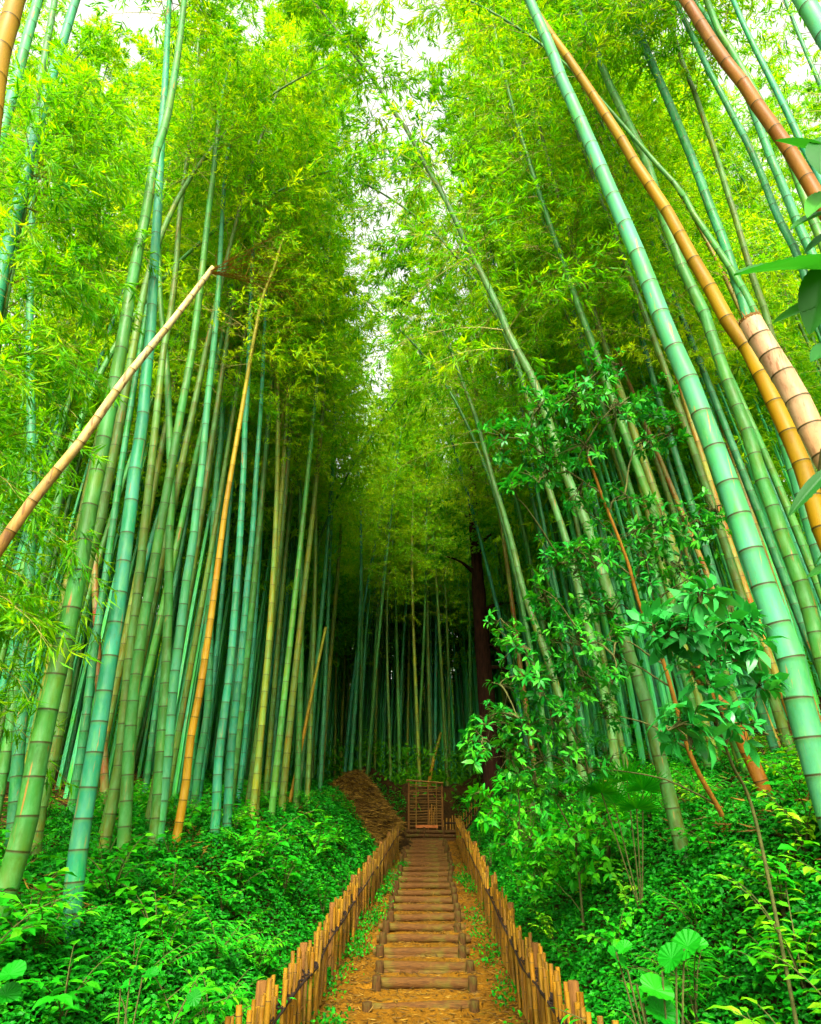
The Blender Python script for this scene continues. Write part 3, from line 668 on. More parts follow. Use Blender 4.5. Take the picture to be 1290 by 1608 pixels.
# far bamboo that reads as one mass
def far_mass():
    g = np.random.default_rng(77); mc, mf, mbr = MB(), MB(), MB()
    for q in range(1800):
        y = g.uniform(25, 40); x = (g.uniform(-.9, .9) if q % 4 == 0 else g.uniform(-.34, .3)) * y
        if q < 150: x = math.copysign(g.uniform(9, 26), x); y = g.uniform(9, 32)
        thick = .072
        if 150 <= q < 520:
            sgn = 1 if q % 5 < 3 else -1; y = g.uniform(12, 25); x = sgn * g.uniform(3.8, 3.8 + y * .42); thick = .055
        elif y < 30 and abs(x - .5) < 3.6: continue
        if abs(x) > y * .95: continue
        z = float(H(x, y)); Lh = g.uniform(10, 15); lean = -(.05 if x < 0 or y > 25 else .12) * x / max(abs(x), .1)
        zz = np.linspace(0, 1, 9); P = np.stack([x + lean * Lh * zz ** 1.5, y + 0 * zz, z - .2 + Lh * zz], -1)
        tube(mc, P, thick * (1 - .8 * zz), 5, False, var=.5)
        ax = Axis(P); ns = np.arange(Lh * .45, Lh * .98, 1.5)
        crown(mf, mbr, ax, ns, g, lmax=1.7, per=2, ntw=5, nlf=7, leafL=(.20, .30), leafW=(.05, .07), tint0=g.uniform(.4, .65), r0=.008)
    # leafy understorey and crowns of the farthest rows
    n_ = 230000; th = g.uniform(-.95, .95, n_); D_ = g.uniform(33, 56, n_); x = D_ * np.sin(th); y = D_ * np.cos(th); hh = np.where(g.random(n_) < .12, g.uniform(11, 18, n_), 14 * g.random(n_))
    side = g.random(n_) < .35; x[side] = np.sign(x[side]) * g.uniform(13, 30, side.sum()); y[side] = g.uniform(6, 34, side.sum())
    cl = lump(x * .5, y * .5 + hh * .8) + .6 * lump(x * 1.4 + hh, hh * 1.3); k = cl > -.25
    x, y, hh = x[k], y[k], hh[k]; n_ = len(x); D = nrm(g.normal(size=(n_, 3)) - [0, 0, .4]); S = nrm(np.cross(D, g.normal(size=(n_, 3)) * .6 + [0, 0, 1.]))
    kites(mf, np.stack([x, y, H(x, y) + hh], -1), D, S, g.uniform(.25, .45, n_) * np.where(hh > 11, 1.5, 1), g.uniform(.10, .18, n_) * np.where(hh > 11, 1.6, 1), np.clip(g.normal(.48, .2, n_), 0, 1))
    n_ = 160000; x = g.uniform(-34, 34, n_); y = g.uniform(23.5, 50, n_); sd_ = g.random(n_) < .4; x[sd_] = np.sign(x[sd_]) * g.uniform(9, 30, sd_.sum()); y[sd_] = g.uniform(8, 30, sd_.sum())
    D = nrm(g.normal(size=(n_, 3))); S = nrm(np.cross(D, g.normal(size=(n_, 3)) * .6 + [0, 0, 1.]))
    kites(mf, np.stack([x, y, H(x, y) + 1.3 * g.random(n_) ** 1.5], -1), D, S, g.uniform(.15, .3, n_), g.uniform(.06, .12, n_), np.clip(g.normal(.15, .15, n_), 0, 1))
    m = merged(mc, mf)
    o = m.build('distant_bamboo_forest', [M_CULM, M_LEAF]); o.color = (.035, .38, .10, 1)
    tag(o, 'mass of thin distant bamboo closing the gaps of the grove', 'bamboo forest', None, 'stuff')
far_mass()

# low leafy branches hanging at the left edge, from a bamboo just outside the frame
def hanging():
    g = np.random.default_rng(31)
    bx = -3.55; by = 4.9
    z = np.linspace(0, 1, 40); gz = float(H(bx, by)) - .2
    P = np.stack([-.5 * z ** 2, 0 * z, 8.0 * z], -1); ax = Axis(P)
    root = thing('bamboo', 'leafy young bamboo at the left edge with sprays hanging over the culms', 'bamboo', (bx, by, gz))
    mc = MB(); nd = culm(mc, ax, lambda s: .04 * (1 - .8 * s / ax.L), .22, .3); o = mc.build('culm', M_CULM, root, True); o.color = (*COLS['green'], 1)
    mf, mbr = MB(), MB(); ns = [s for s in nd if 1.5 < s]
    O, D, Ln = [], [], []
    for s in ns:
        p = ax(np.array([s]))[0]
        for q in range(4):
            a_ = g.uniform(-1.2, 1.0) if q < 3 else g.uniform(1.0, 4.5); el = g.uniform(.0, .55)
            O.append(p); D.append([math.cos(a_) * math.cos(el), math.sin(a_) * math.cos(el), math.sin(el)])
            Ln.append(g.uniform(.6, 1.25))
    sprays(mf, mbr, np.array(O), nrm(np.array(D)), np.array(Ln), g, ntw=14, nlf=12, leafL=(.10, .17), leafW=(.016, .024), droop=.5, tint0=.45)
    merged(mbr, mf).build('crown', [M_TWIG, M_LEAF], root)
hanging()

# ---------------------------------------------------------------- dark cedar trunk beside the head of the stairs
def dark_tree():
    px = [(778,1262),(772,1180),(765,1100),(757,1000),(750,900),(744,820),(741,740),(738,660)]
    P, r0, r1 = polyline3d(px, 31, 9, .56)
    base = P[0] - np.array([0, 0, .6]); A = np.vstack([base[None], catmull(P, 6)]) - base
    root = thing('tree', 'dark reddish tree trunk standing right of the head of the stairs', 'tree', tuple(base))
    mb = MB(); n_ = len(A); tube(mb, A, np.linspace(r0 * 1.15, r1, n_), 14, True, rough=.05); mb.build('trunk', M_BARK, root, True)
    g = np.random.default_rng(3); mb = MB(); mf = MB(); mbr = MB()
    def limb(p0, p1, r):
        q = np.linspace(0, 1, 8)[:, None]; c = p0 + (p1 - p0) * q + np.array([0, 0, 1]) * np.sin(q * 3.14) * .15
        tube(mb, c, np.linspace(r, r * .3, 8), 8, True, rough=.05); return c
    ax = Axis(A)
    for s, dx, dy, dz, r in ((5.2, .75, .1, -.5, .09), (4.4, .9, -.1, -.2, .08), (6.2, 1.3, .3, .4, .08), (7.4, -1.0, -.3, .6, .07), (8.4, 1.2, .2, .9, .06), (9.3, -.9, .4, .8, .05)):
        p0 = ax(np.array([s]))[0]; c = limb(p0, p0 + np.array([dx, dy, dz]), r)
        if s > 6:
            n_ = 16; O = c[g.integers(3, 8, n_)]; D = nrm(g.normal(size=(n_, 3)) + np.array([dx, dy, .3])); 
            sprays(mf, mbr, O, D, g.uniform(.4, .9, n_), g, ntw=7, nlf=9, leafL=(.07, .12), leafW=(.03, .045), droop=.3, tint0=.35)
    for s in np.arange(8.5, ax.L, .35):
        p0 = ax(np.array([s]))[0]; n_ = 5
        sprays(mf, mbr, np.repeat(p0[None], n_, 0), nrm(g.normal(size=(n_, 3)) + np.array([0, 0, .2])), g.uniform(.6, 1.3, n_), g, ntw=10, nlf=11, leafL=(.08, .14), leafW=(.04, .06), droop=.3, tint0=.35)
    merged(mb, mbr, mf).build('crown', [M_BARK, M_TWIG, M_LEAF], root)
dark_tree()

# ---------------------------------------------------------------- log steps
ORD = ['first', 'second', 'third', 'fourth', 'fifth', 'sixth', 'seventh', 'eighth', 'ninth', 'tenth', 'eleventh', 'twelfth', 'thirteenth', 'fourteenth', 'fifteenth',
       'sixteenth', 'seventeenth', 'eighteenth', 'nineteenth', 'twentieth', 'twenty-first']
for k in range(NSTEP):
    g = np.random.default_rng(200 + k)
    y = STEP0 + k * STEPD; cx = float(lerp(y, [8.46, 21], [0.10, 0.42])) + g.normal() * .02
    z = float(zpath(STEP0 + (k - .45) * STEPD)); 
    if k == 0: z = 0.0
    yaw = g.normal() * .025
    lab = ('nearest log step at the foot of the dirt stairs' if k == 0 else 'topmost log step at the landing of the dirt stairs' if k == NSTEP - 1
           else f'{ORD[k]} log step counted up from the foot of the stairs')
    root = thing('log_step', lab, 'log step', (cx, y, z), 'log steps of the dirt stairs'); root.rotation_euler = (0, 0, yaw)
    half = .60 + g.normal() * .02; r = .055 * g.uniform(.90, 1.12)
    xs = np.linspace(-half, half, 22)
    def log(r, yo, zo, hw, nm, j=.006):
        xs = np.linspace(-hw, hw, 22); mb = MB()
        P = np.stack([xs, yo + .006 * np.sin(xs * 4 + k) + g.normal(size=22) * j * .3, zo + .008 * np.sin(xs * 3 + 2 * k) + 0 * xs], -1)
        R = r * (1 + .05 * np.sin(xs * 5 + k)) * (1 - .25 * (np.abs(xs) > hw - .01)); tube(mb, P, R, 16, True, rough=.018)
        return mb.build(nm, M_LOG, root, True)
    log(r, 0, .056, half, 'log')
    if g.random() < .4: log(.045, -.035, -.005, half * .9, 'lower_log')
    for sx in (-1, 1):
        mb = MB(); h = g.uniform(.12, .16); sxx = sx * (.53 + g.normal() * .02)
        P = np.array([[sxx, -.115, -.12], [sxx, -.115, 0], [sxx + g.normal() * .006, -.113, h * .7], [sxx, -.112, h - .006], [sxx, -.112, h]])
        tube(mb, P, np.array([.050, .052, .050, .049, .042]), 14, True, rough=.02); mb.build('stake', M_STAKE, root, True)

# ---------------------------------------------------------------- bamboo picket fences
def fence(name, label, xf, y0, y1, seed, side):
    g = np.random.default_rng(seed)
    base = np.array([float(xf(y0)), y0, float(zpath(y0))])
    root = thing(name, label, 'fence', tuple(base))
    zt = lambda y: float(zpath(y)) + .68 - .10 * smooth((y - 15) / 6) 
    y = y0; cnt = 0; pk = []
    while y < y1:
        x = float(xf(y)) + side * g.choice([-.028, .028]) + g.normal() * .008; pk.append((x, y)); y += g.uniform(.070, .105)
    rest = MB(); pobs = []
    for q, (x, y) in enumerate(pk):
        zb = float(zpath(y)) - .08; h = zt(y) + g.normal() * .038 - zb; r = g.uniform(.014, .021); lx, ly = g.normal(size=2) * .02
        P = np.stack([np.linspace(0, lx, 4), np.linspace(0, ly, 4), np.linspace(0, h, 4)], -1) + np.array([x, y, zb]) - base
        ax = Axis(P); mb = MB() if q < 100 else rest; rr = r
        s0 = 0
        culm(mb, ax, lambda s: rr, .16 if q % 3 else .24, .26, seg=8, detail=q < 60, smin=1)
        if q < 100: pobs.append(mb.build('picket', M_PICKET, root, True))
    if rest.n: tag(rest.build('picket_row', M_PICKET, root, True), kind='stuff')
    for hr in (.49, .24):
        mb = MB(); ys_ = np.arange(y0 - .1, y1 + .1, .15)
        P = np.stack([xf(ys_) + (.062 * side if hr > .4 else 0), ys_, zpath(ys_) + hr + .012 * np.sin(ys_ * 3)], -1) - base
        tube(mb, P, .009, 7, True, rough=.3); mb.build('rail', M_CORD if hr > .4 else M_POST, root, True)
    for q, (x, y) in enumerate(pk[:90]):                              # cord lashings at the rail
        mb = MB(); z_ = float(zpath(y)) + .50; an = np.linspace(0, 2 * math.pi, 9)
        P = np.stack([x + .025 * np.cos(an), y + .025 * np.sin(an), z_ + .012 * np.sin(an)], -1) - base
        tube(mb, P, .008, 5, False)
        if q % 2: prisms(mb, [[x - side * .02 - base[0], y - base[1], z_ - base[2]]], [[x - side * .045 - base[0], y + g.normal() * .02 - base[1], z_ - .05 - base[2]]], .004, .002)
        mb.build('cord_tie', M_CORD, pobs[q])
    for y in np.arange(y0 + .02, y1, 1.9):
        mb = MB(); x = float(xf(y)); zb = float(zpath(y)) - .15; h = zt(y) + .03 - zb
        P = np.array([[0, 0, 0], [0, 0, h * .5], [0, 0, h - .008], [0, 0, h]]) + np.array([x - side * 0.055, y, zb]) - base
        tube(mb, P, [.040, .040, .039, .033], 12, True, rough=.015); mb.build('post', M_POST, root, True)
fence('bamboo_fence', 'low bamboo picket fence along the left side of the stairs', lambda y: xL(y), 3.9, 19.0, 41, 1)
fence('bamboo_fence', 'low bamboo picket fence along the right side of the stairs', lambda y: xR(y), 3.9, 21.6, 42, -1)
def cross_fence():
    base = np.array([1.0, 22.3, 1.48]); root = thing('bamboo_fence', 'short dark picket fence turning right past the head of the stairs', 'fence', tuple(base))
    g = np.random.default_rng(8)
    xs = np.arange(0, 2.6, .085)
    for q, x in enumerate(xs):
        mb = MB(); y = .16 * x; zb = float(H(base[0] + x, base[1] + y)) - base[2] - .1; h = .62 + .10 * x + g.normal() * .03
        ax = Axis(np.array([[x, y, zb], [x + g.normal() * .01, y, zb + .3], [x + g.normal() * .02, y, zb + .1 + h]])); culm(mb, ax, lambda s: .017, .2, .2, seg=7, detail=False, smin=1)
        mb.build('picket', M_PICKET, root, True)
    for hr in (.2, .48):
        mb = MB(); P = np.stack([xs, .16 * xs - .03, np.array([float(H(base[0] + x, base[1] + .16 * x)) - base[2] for x in xs]) + hr], -1); tube(mb, P, .02, 7); mb.build('rail', M_CORD, root, True)
cross_fence()

# ---------------------------------------------------------------- lattice frame at the head of the stairs
def lattice():
    base = np.array([.45, 22.25, 1.5]); root = thing('lattice_frame', 'dark bamboo lattice frame standing at the head of the stairs', 'lattice frame', tuple(base))
    W = .50; z0, z1 = .36, 1.60; g = np.random.default_rng(9)
    def pole(nm, a_, b_, r, mat, seg=8):
        mb = MB(); P = np.linspace(a_, b_, 6) + g.normal(size=(6, 3)) * .004; ax = Axis(P); culm(mb, ax, lambda s: r, .22, .22, seg=seg, detail=False, smin=1); mb.build(nm, mat, root, True)
    pole('top_rail', np.array([-W - .06, -.05, z1 + .05]), np.array([W + .04, -.05, z1 - .04]), .026, M_PICKET)
    for x in (-.28, .33): pole('upright', np.array([x, -.06, -.2]), np.array([x, -.06, z1]), .017, M_PICKET)
    pole('upright', np.array([.08, -.04, .1]), np.array([.08, -.04, z1]), .02, M_POST)
    for x in (-W, W): pole('side_post', np.array([x, 0, -.2]), np.array([x, 0, z1]), .03, M_POST)
    for z in np.arange(z0 + .05, z1 - .04, .075):
        mb = MB(); n_ = 9; xs = np.linspace(-W, W, n_); P = np.stack([xs, 0.0 + g.normal(size=n_) * .008, z + g.normal() * .01 + g.normal() * .02 * xs + .006 * np.sin(xs * 6)], -1)
        tube(mb, P, g.uniform(.009, .015), 6); mb.build('slat', M_SLAT, root, True)
    mb = MB()
    x0, x1, za, zb, y = -.30, .36, z0 - .03, z0 + .05, -.09
    v = [[x0, y, za], [x1, y, za], [x1, y, zb], [x0, y, zb], [x0, y + .03, za], [x1, y + .03, za], [x1, y + .03, zb], [x0, y + .03, zb]]
    mb.add(v, [[0, 1, 2, 3], [5, 4, 7, 6], [4, 0, 3, 7], [1, 5, 6, 2], [3, 2, 6, 7], [4, 5, 1, 0]]); mb.build('board', M_RUST, root)
    for x, h in ((.12, .48), (.17, .62), (.22, .40), (.27, .55)):
        pole('stick', np.array([x, -.09, z0 + .05]), np.array([x + .01, -.07, z0 + h]), .013, M_PICKET)
lattice()
def retaining():
    base = np.array([.35, 22.0, 1.45]); root = thing('retaining_fence', 'low dark log edging under the lattice frame', 'edging', tuple(base)); g = np.random.default_rng(10)
    for z in (.06, .17, .28):
        mb = MB(); xs = np.linspace(-.85, 1.0, 14); tube(mb, np.stack([xs, .06 * z + 0 * xs, z + .008 * np.sin(xs * 4 + z * 9)], -1), .052, 12, True, rough=.02); mb.build('log', M_STAKE, root, True)
    for x in (-.5, .05, .62):
        mb = MB(); tube(mb, np.array([[x, -.085, -.15], [x, -.085, .2], [x, -.085, .40]]), .032, 10, True, rough=.02); mb.build('stake', M_STAKE, root, True)
retaining()

# ---------------------------------------------------------------- straw mound left of the landing
def mound():
    g = np.random.default_rng(21); cx, cy = -.95, 20.4
    xs = np.linspace(-1.35, 1.05, 60); ys_ = np.linspace(-2.6, 2.2, 90); X, Y = np.meshgrid(xs, ys_)
    edge = np.hypot(X / 1.25, Y / 2.3)
    def hm(x, y): return H(x, y) + .16 * smooth((1.15 - np.hypot((x - cx) / 1.25, (y - cy) / 2.4)) * 2.2) + .03 * lump(x * 3, y * 3) - .05
    X = np.minimum(X, xL(Y + cy) - .05 - cx); Z = hm(X + cx, Y + cy) - 2.0
    root = thing('straw_mound', 'brown mound of dry straw and bamboo litter left of the landing', 'straw mound', (cx, cy, 2.0))
    mb = MB(); nx = len(xs); i = np.arange(len(ys_) - 1)[:, None] * nx; j = np.arange(nx - 1)[None, :]
    f = np.stack([i + j, i + j + 1, i + nx + j + 1, i + nx + j], -1).reshape(-1, 4); mb.add(np.stack([X, Y, Z], -1).reshape(-1, 3), f, tint=.12)
    mb.build('soil', M_STRAW, root, True)
    n_ = 16000; x = g.uniform(-1.3, 1.0, n_); y = g.uniform(-2.6, 2.1, n_); okm = x + cx < xL(y + cy) - .06; x, y = x[okm], y[okm]; n_ = len(x); z = hm(x + cx, y + cy) - 2.0 + g.uniform(.0, .07, n_)
    P = np.stack([x, y, z], -1); D = nrm(np.stack([g.normal(size=n_) + .8, g.normal(size=n_) * .8, g.normal(size=n_) * .3 - .35], -1)); S = nrm(np.cross(D, g.normal(size=(n_, 3)) * .4 + [0, 0, 1]))
    mb = MB(); kites(mb, P, D, S, g.uniform(.10, .28, n_), g.uniform(.010, .030, n_), np.clip(g.normal(.55, .38, n_), 0, 1)); tag(mb.build('straw', M_STRAW, root), kind='stuff')
mound()

# ---------------------------------------------------------------- litter on the path, weeds at the fence feet
def litter():
    g = np.random.default_rng(22); mb = MB(); n_ = 12000
    y = 5.5 + 17.5 * g.random(n_) ** 1.5; u = g.beta(.6, .6, n_); x = xL(y) + u * (xR(y) - xL(y)); z = Hpath(x, y) + g.uniform(.004, .016, n_)
    D = nrm(np.stack([g.normal(size=n_), g.normal(size=n_), g.normal(size=n_) * .15], -1)); S = nrm(np.cross(D, [0, 0, 1.]) + g.normal(size=(n_, 3)) * .15)
    kites(mb, np.stack([x, y, z], -1), D, S, g.uniform(.05, .12, n_), g.uniform(.008, .022, n_), np.clip(g.normal(.38, .28, n_), 0, 1), fold=.3)
    tag(mb.build('fallen_leaves', M_STRAW), 'dry bamboo leaves littering the dirt stairs', 'leaf litter', None, 'stuff')
litter()
def edge_weeds():
    g = np.random.default_rng(23); mb = MB()
    for xf, side, nn in ((xL, 1, 75), (xR, -1, 55)):
        for q in range(nn):
            y = 6.5 + 10.5 * g.random() ** .8; 
            if side < 0 and g.random() < .4: continue
            x = float(xf(y)) + side * g.uniform(.06, .30); m = 26; c = np.array([x, y, float(zpath(y))])
            P = c + g.normal(size=(m, 3)) * [.07, .09, .0] + np.stack([0 * g.random(m), 0 * g.random(m), g.uniform(.01, .13, m)], -1)
            D = nrm(g.normal(size=(m, 3)) + [0, 0, .4]); S = nrm(np.cross(D, g.normal(size=(m, 3)) * .5 + [0, 0, 1.]))
            L_ = g.uniform(.03, .055, m); leaves6(mb, P, D, S, L_, L_ * .6, np.clip(g.normal(.45, .2, m), 0, 1))
    tag(mb.build('edge_weeds', M_COVER), 'small green weeds creeping along the feet of both fences', 'weeds', None, 'stuff')
edge_weeds()
def bank_litter():
    g = np.random.default_rng(24); n_ = 26000; mb = MB(); side = np.where(g.random(n_) < .5, -1, 1)
    y = 4.2 + 14 * g.random(n_) ** 1.3; d = g.uniform(1.3, 6.5, n_); x = np.where(side < 0, xL(y) - d, xR(y) + d)
    D = nrm(np.stack([g.normal(size=n_), g.normal(size=n_), g.normal(size=n_) * .25], -1)); S = nrm(np.cross(D, [0, 0, 1.]) + g.normal(size=(n_, 3)) * .3)
    k = lump(x * 1.3, y * 1.3, 1, 5) > -.1; P = np.stack([x, y, H(x, y) + g.uniform(.02, .13, n_)], -1)[k]; m = len(P)
    kites(mb, P, D[k], S[k], g.uniform(.07, .18, m), g.uniform(.012, .03, m), np.clip(g.normal(.45, .3, m), 0, 1), fold=.3)
    tag(mb.build('dry_leaf_litter', M_STRAW), 'brown dry leaf litter under the bamboos on both banks', 'leaf litter', None, 'stuff')
bank_litter()

# ---------------------------------------------------------------- ground cover on the banks
def bank_leaf_points(g, n_, side, ymin=1.6, ymax=24):
    # density falls off with distance, leaves grow a little with it
    y = ymin * (ymax / ymin) ** g.random(n_); 
    w = np.where(y < 10, 3.6, 3.6 + (y - 10) * .25)
    d = -.02 + w * g.random(n_) ** 1.15
    x = np.where(side < 0, xL(y) - d - .04, xR(y) + d + .04)
    return x, y, d
def ground_cover(side, n_, label, seed):
    g = np.random.default_rng(seed); x, y, d = bank_leaf_points(g, n_, side)
    bump = np.where(y < 7, .12, .15) * np.clip(lump(x * 1.6, y * 1.6, 1, side) + .55, 0, 2) * np.clip(d / .5, .25, 1)
    up = g.random(n_) ** .6
    z = H(x, y) + bump * up + .05 * up + .01
    keep = ~((side < 0) & (np.hypot((x + 1.15) / 1.25, (y - 20.6) / 2.4) < 1)) & (z < EYE - .23 * (y - .2) * np.where(y < 3, 1, -99) )
    # patches of bare soil under the culms
    bare = (lump(x * .9, y * .9, 1, 3 + side) > .45) & (d > 1.9) & (g.random(n_) < .8)
    keep &= ~bare
    x, y, z, up, bump = x[keep], y[keep], z[keep], up[keep], bump[keep]; m = len(x)
    nx = (side * -1) * .5
    D = nrm(np.stack([g.normal(size=m) - side * .3, g.normal(size=m) - .35, g.normal(size=m) * .35 - .05], -1))
    S = nrm(np.cross(D, g.normal(size=(m, 3)) * .38 + [-side * .25, -.25, 1.]))
    L_ = g.uniform(.028, .058, m) * (1 + .05 * np.clip(y - 5, 0, 14)); cl = lump(x * 3.1, y * 3.1, 1, 9)
    ti = np.clip(.42 + .24 * cl + g.normal(0, .17, m), 0, 1)
    mb = MB(); leaves6(mb, np.stack([x, y, z], -1), D, S, L_, L_ * g.uniform(.48, .68, m), ti)
    return tag(mb.build('ground_cover', M_COVER), label, 'ground cover', None, 'stuff')
ground_cover(-1, 190000, 'dense small-leaved green ground cover on the left bank', 51)
ground_cover(1, 190000, 'dense small-leaved green ground cover on the right bank', 52)

# ---------------------------------------------------------------- herbs and shrubs
def herb_mesh(seed, kind):
    g = np.random.default_rng(seed); ms, ml = MB(), MB()
    nst = {'herb': 7, 'young': 6, 'fern': 9}[kind]
    for q in range(nst):
        a_ = g.uniform(0, 6.28); Hh = g.uniform(.22, .5) if kind != 'young' else g.uniform(.35, .7); out = g.uniform(.08, .35) * (1.3 if kind != 'herb' else 1)
        u = np.linspace(0, 1, 9)[:, None]; d = np.array([math.cos(a_), math.sin(a_), 0])
        P = d * out * u ** 1.6 + np.array([0, 0, 1]) * Hh * (u - .25 * u ** 3)
        tube(ms, P, np.linspace(.005, .0018, 9), 5, False)
        T = nrm(np.gradient(P, axis=0)); nl = {'herb': 9, 'young': 12, 'fern': 20}[kind]
        uu = np.linspace(.3, 1, nl); Pi = np.stack([np.interp(uu, u[:, 0], P[:, k]) for k in range(3)], -1); Ti = nrm(np.stack([np.interp(uu, u[:, 0], T[:, k]) for k in range(3)], -1))
        sd = nrm(np.cross(Ti, [0, 0, 1.]) + 1e-4); sg = np.where(np.arange(nl) % 2 == 0, 1, -1)[:, None]
        D = nrm(Ti * .45 * np.array([1, 1, .3]) + sd * sg * g.uniform(.7, 1.1, (nl, 1)) + g.normal(size=(nl, 3)) * .15 - [0, 0, .12]); D[-1] = nrm(Ti[-1] * [1, 1, .2])
        S = nrm(np.cross(D, g.normal(size=(nl, 3)) * .2 + [0, 0, 1.]))
        L_ = {'herb': g.uniform(.07, .12, nl), 'young': g.uniform(.07, .12, nl), 'fern': g.uniform(.08, .12, nl) * np.sin(np.linspace(.5, 2.6, nl))}[kind]
        W_ = L_ * {'herb': .55, 'young': .40, 'fern': .22}[kind]
        leaves6(ml, Pi, D, S, L_, W_, np.clip(g.normal(.5, .16, nl), 0, 1))
    return ms, ml
def herb_proto(seed, kind, mat):
    ms, ml = herb_mesh(seed, kind); root = bpy.data.objects.new({'herb': 'leafy_herb', 'young': 'young_shrub', 'fern': 'fern'}[kind], None); C.objects.link(root)
    link('foliage', merged(ms, ml).mesh('foliage', [M_DSTEM, mat]), root); return root
class Pool:
    def __init__(s, protos): s.p = protos; s.u = [False] * len(protos)
    def take(s, g):
        q = int(g.integers(len(s.p)))
        if not s.u[q]: s.u[q] = True; return s.p[q]
        return copy_tree(s.p[q])
    def clean(s):
        for q, o in enumerate(s.p):
            if not s.u[q]:
                for ch in list(o.children): bpy.data.objects.remove(ch)
                bpy.data.objects.remove(o)
herbs = Pool([herb_proto(300 + q, 'herb', M_PLANT) for q in range(6)]); youngs = Pool([herb_proto(320 + q, 'young', M_YOUNG) for q in range(4)]); ferns = Pool([herb_proto(340 + q, 'fern', M_PLANT) for q in range(3)])
def put(pool, x, y, g, label, cat, group, s):
    o = pool.take(g); o.location = (x, y, float(H(x, y)) + .02); o.rotation_euler = (g.normal() * .12, g.normal() * .12, g.uniform(0, 6.28)); o.scale = (s, s, s); tag(o, label, cat, group); return o
g = np.random.default_rng(61)
for side, nn, nm in ((-1, 95, 'left'), (1, 95, 'right')):
    c = 0
    while c < nn:
        x, y, d = bank_leaf_points(g, 1, side, 3.2, 19); x, y, d = float(x[0]), float(y[0]), float(d[0])
        if d < .25 or abs(x) / y > .62 or (side < 0 and y > 17.5 and d < 2.2): continue
        c += 1; r = g.random()
        if side < 0:
            if r < .8: put(herbs, x, y, g, 'broad-leaved green herb in the undergrowth of the left bank', 'herb', 'herbs on the left bank', g.uniform(.7, 1.25))
            else: put(ferns, x, y, g, 'feathery green fern in the undergrowth of the left bank', 'fern', 'ferns on the left bank', g.uniform(.8, 1.3))
        else:
            if r < .5: put(herbs, x, y, g, 'broad-leaved green herb in the undergrowth of the right bank', 'herb', 'herbs on the right bank', g.uniform(.7, 1.25))
            elif r < .75: put(ferns, x, y, g, 'feathery green fern in the undergrowth of the right bank', 'fern', 'ferns on the right bank', g.uniform(.8, 1.3))
            else: put(youngs, x, y, g, 'pointed-leaved young shrub in the undergrowth of the right bank', 'shrub', 'young shrubs on the right bank', g.uniform(.7, 1.1))
def put_px(pool, px, py, t, s, label, cat, group=None):
    p = at(px, py, t); o = pool.take(g); gz = float(H(p[0], p[1])); o.location = (p[0], p[1], gz); o.rotation_euler = (0, 0, g.uniform(0, 6.28)); o.scale = (s, s, s); tag(o, label, cat, group)
for px, py, t in ((1210,1290,3.7),(1255,1240,3.3),(1170,1420,3.2),(1235,1400,3.0),(1130,1480,3.1),(1270,1330,2.9),(1215,1480,2.9)):
    put_px(youngs, px, py, t, 1.05, 'yellow-green pointed-leaved shrub at the lower right edge', 'shrub', 'yellow-green shrubs at lower right')
for px, py, t, s in ((270,1290,5.8,1.5),(90,1220,4.6,1.4),(200,1260,6.0,1.5),(310,1320,5.2,1.3),(30,1250,4.2,1.2)):
    put_px(herbs, px, py, t, s, 'taller light green herb growing among the left bamboo bases', 'herb', 'tall herbs among the left bamboo bases')
for px, py, t, s in ((410,1270,9.0,2.0),(380,1310,8.0,1.6),(500,1290,11.5,2.0),(450,1330,9.0,1.7)):
    put_px(herbs, px, py, t, s, 'bushy dark green herb along the upper rim of the left bank', 'herb', 'bushy herbs along the rim of the left bank')
put_px(ferns, 1010, 1400, 4.2, 1.5, 'large feathery fern midway up the right bank', 'fern')
put_px(ferns, 1060, 1370, 4.4, 1.4, 'arching fern beside the large one on the right bank', 'fern')
herbs.clean(); youngs.clean(); ferns.clean()

def round_leaf(mb, c, d, nrm_, L_, W_, tint, heart=True, seg=30):
    d = nrm(np.array(d, float)); n_ = np.array(nrm_, float); n_ = nrm(n_ - d * (n_ @ d)); s = np.cross(d, n_)
    a_ = np.linspace(0, 2 * math.pi, seg, endpoint=False); r = 1 + .12 * np.cos(a_) * (1 if heart else 0) - (.30 * np.exp(-((a_ - math.pi) / .35) ** 2) if heart else 0)
    v = [np.array(c) + d * L_ * .02]
    for q, (al, rr) in enumerate(zip(a_, r)):
        u = np.cos(al) * .5 * rr + .45; vv = np.sin(al) * .5 * rr
        if not heart: vv *= math.sin(math.pi * min(max(u, .02), .98) ** .9) ** .35
        v.append(np.array(c) + d * L_ * u + s * W_ * vv + n_ * (abs(vv) * W_ * .25 - .10 * L_ * u * u) + n_ * .035 * L_ * (q % 2))
    v.append(np.array(c) + d * L_ * .5 - n_ * .03 * L_)
    f = [[1 + q, 1 + (q + 1) % seg, seg + 1] for q in range(seg)]
    mb.add(np.array(v), np.array(f), tint=tint)
def big_leaf_plant(label, px, py, t, specs, mat=M_COVER, tint=.5, name='broad_leaf_plant'):
    t = min(t, hit(px, py) - .12); c = at(px, py, t); gz = float(H(c[0], c[1])); base = np.array([c[0], c[1], gz]); root = thing(name, label, 'plant', tuple(base)); ms, ml = MB(), MB()
    for (lx, ly, sz, ang) in specs:
        p = at(lx, ly, t) - base; u = np.linspace(0, 1, 7)[:, None]; P = p * u ** [1.4, 1.4, .8]; tube(ms, P, .004, 5, False)
        d = np.array([math.cos(ang), -.35, math.sin(ang)]); round_leaf(ml, p, d, [.2 * math.cos(ang * 3), -.5, .85], sz, sz * .95, tint + .1 * math.sin(lx))
    merged(ms, ml).build('foliage', [M_DSTEM, mat], root)
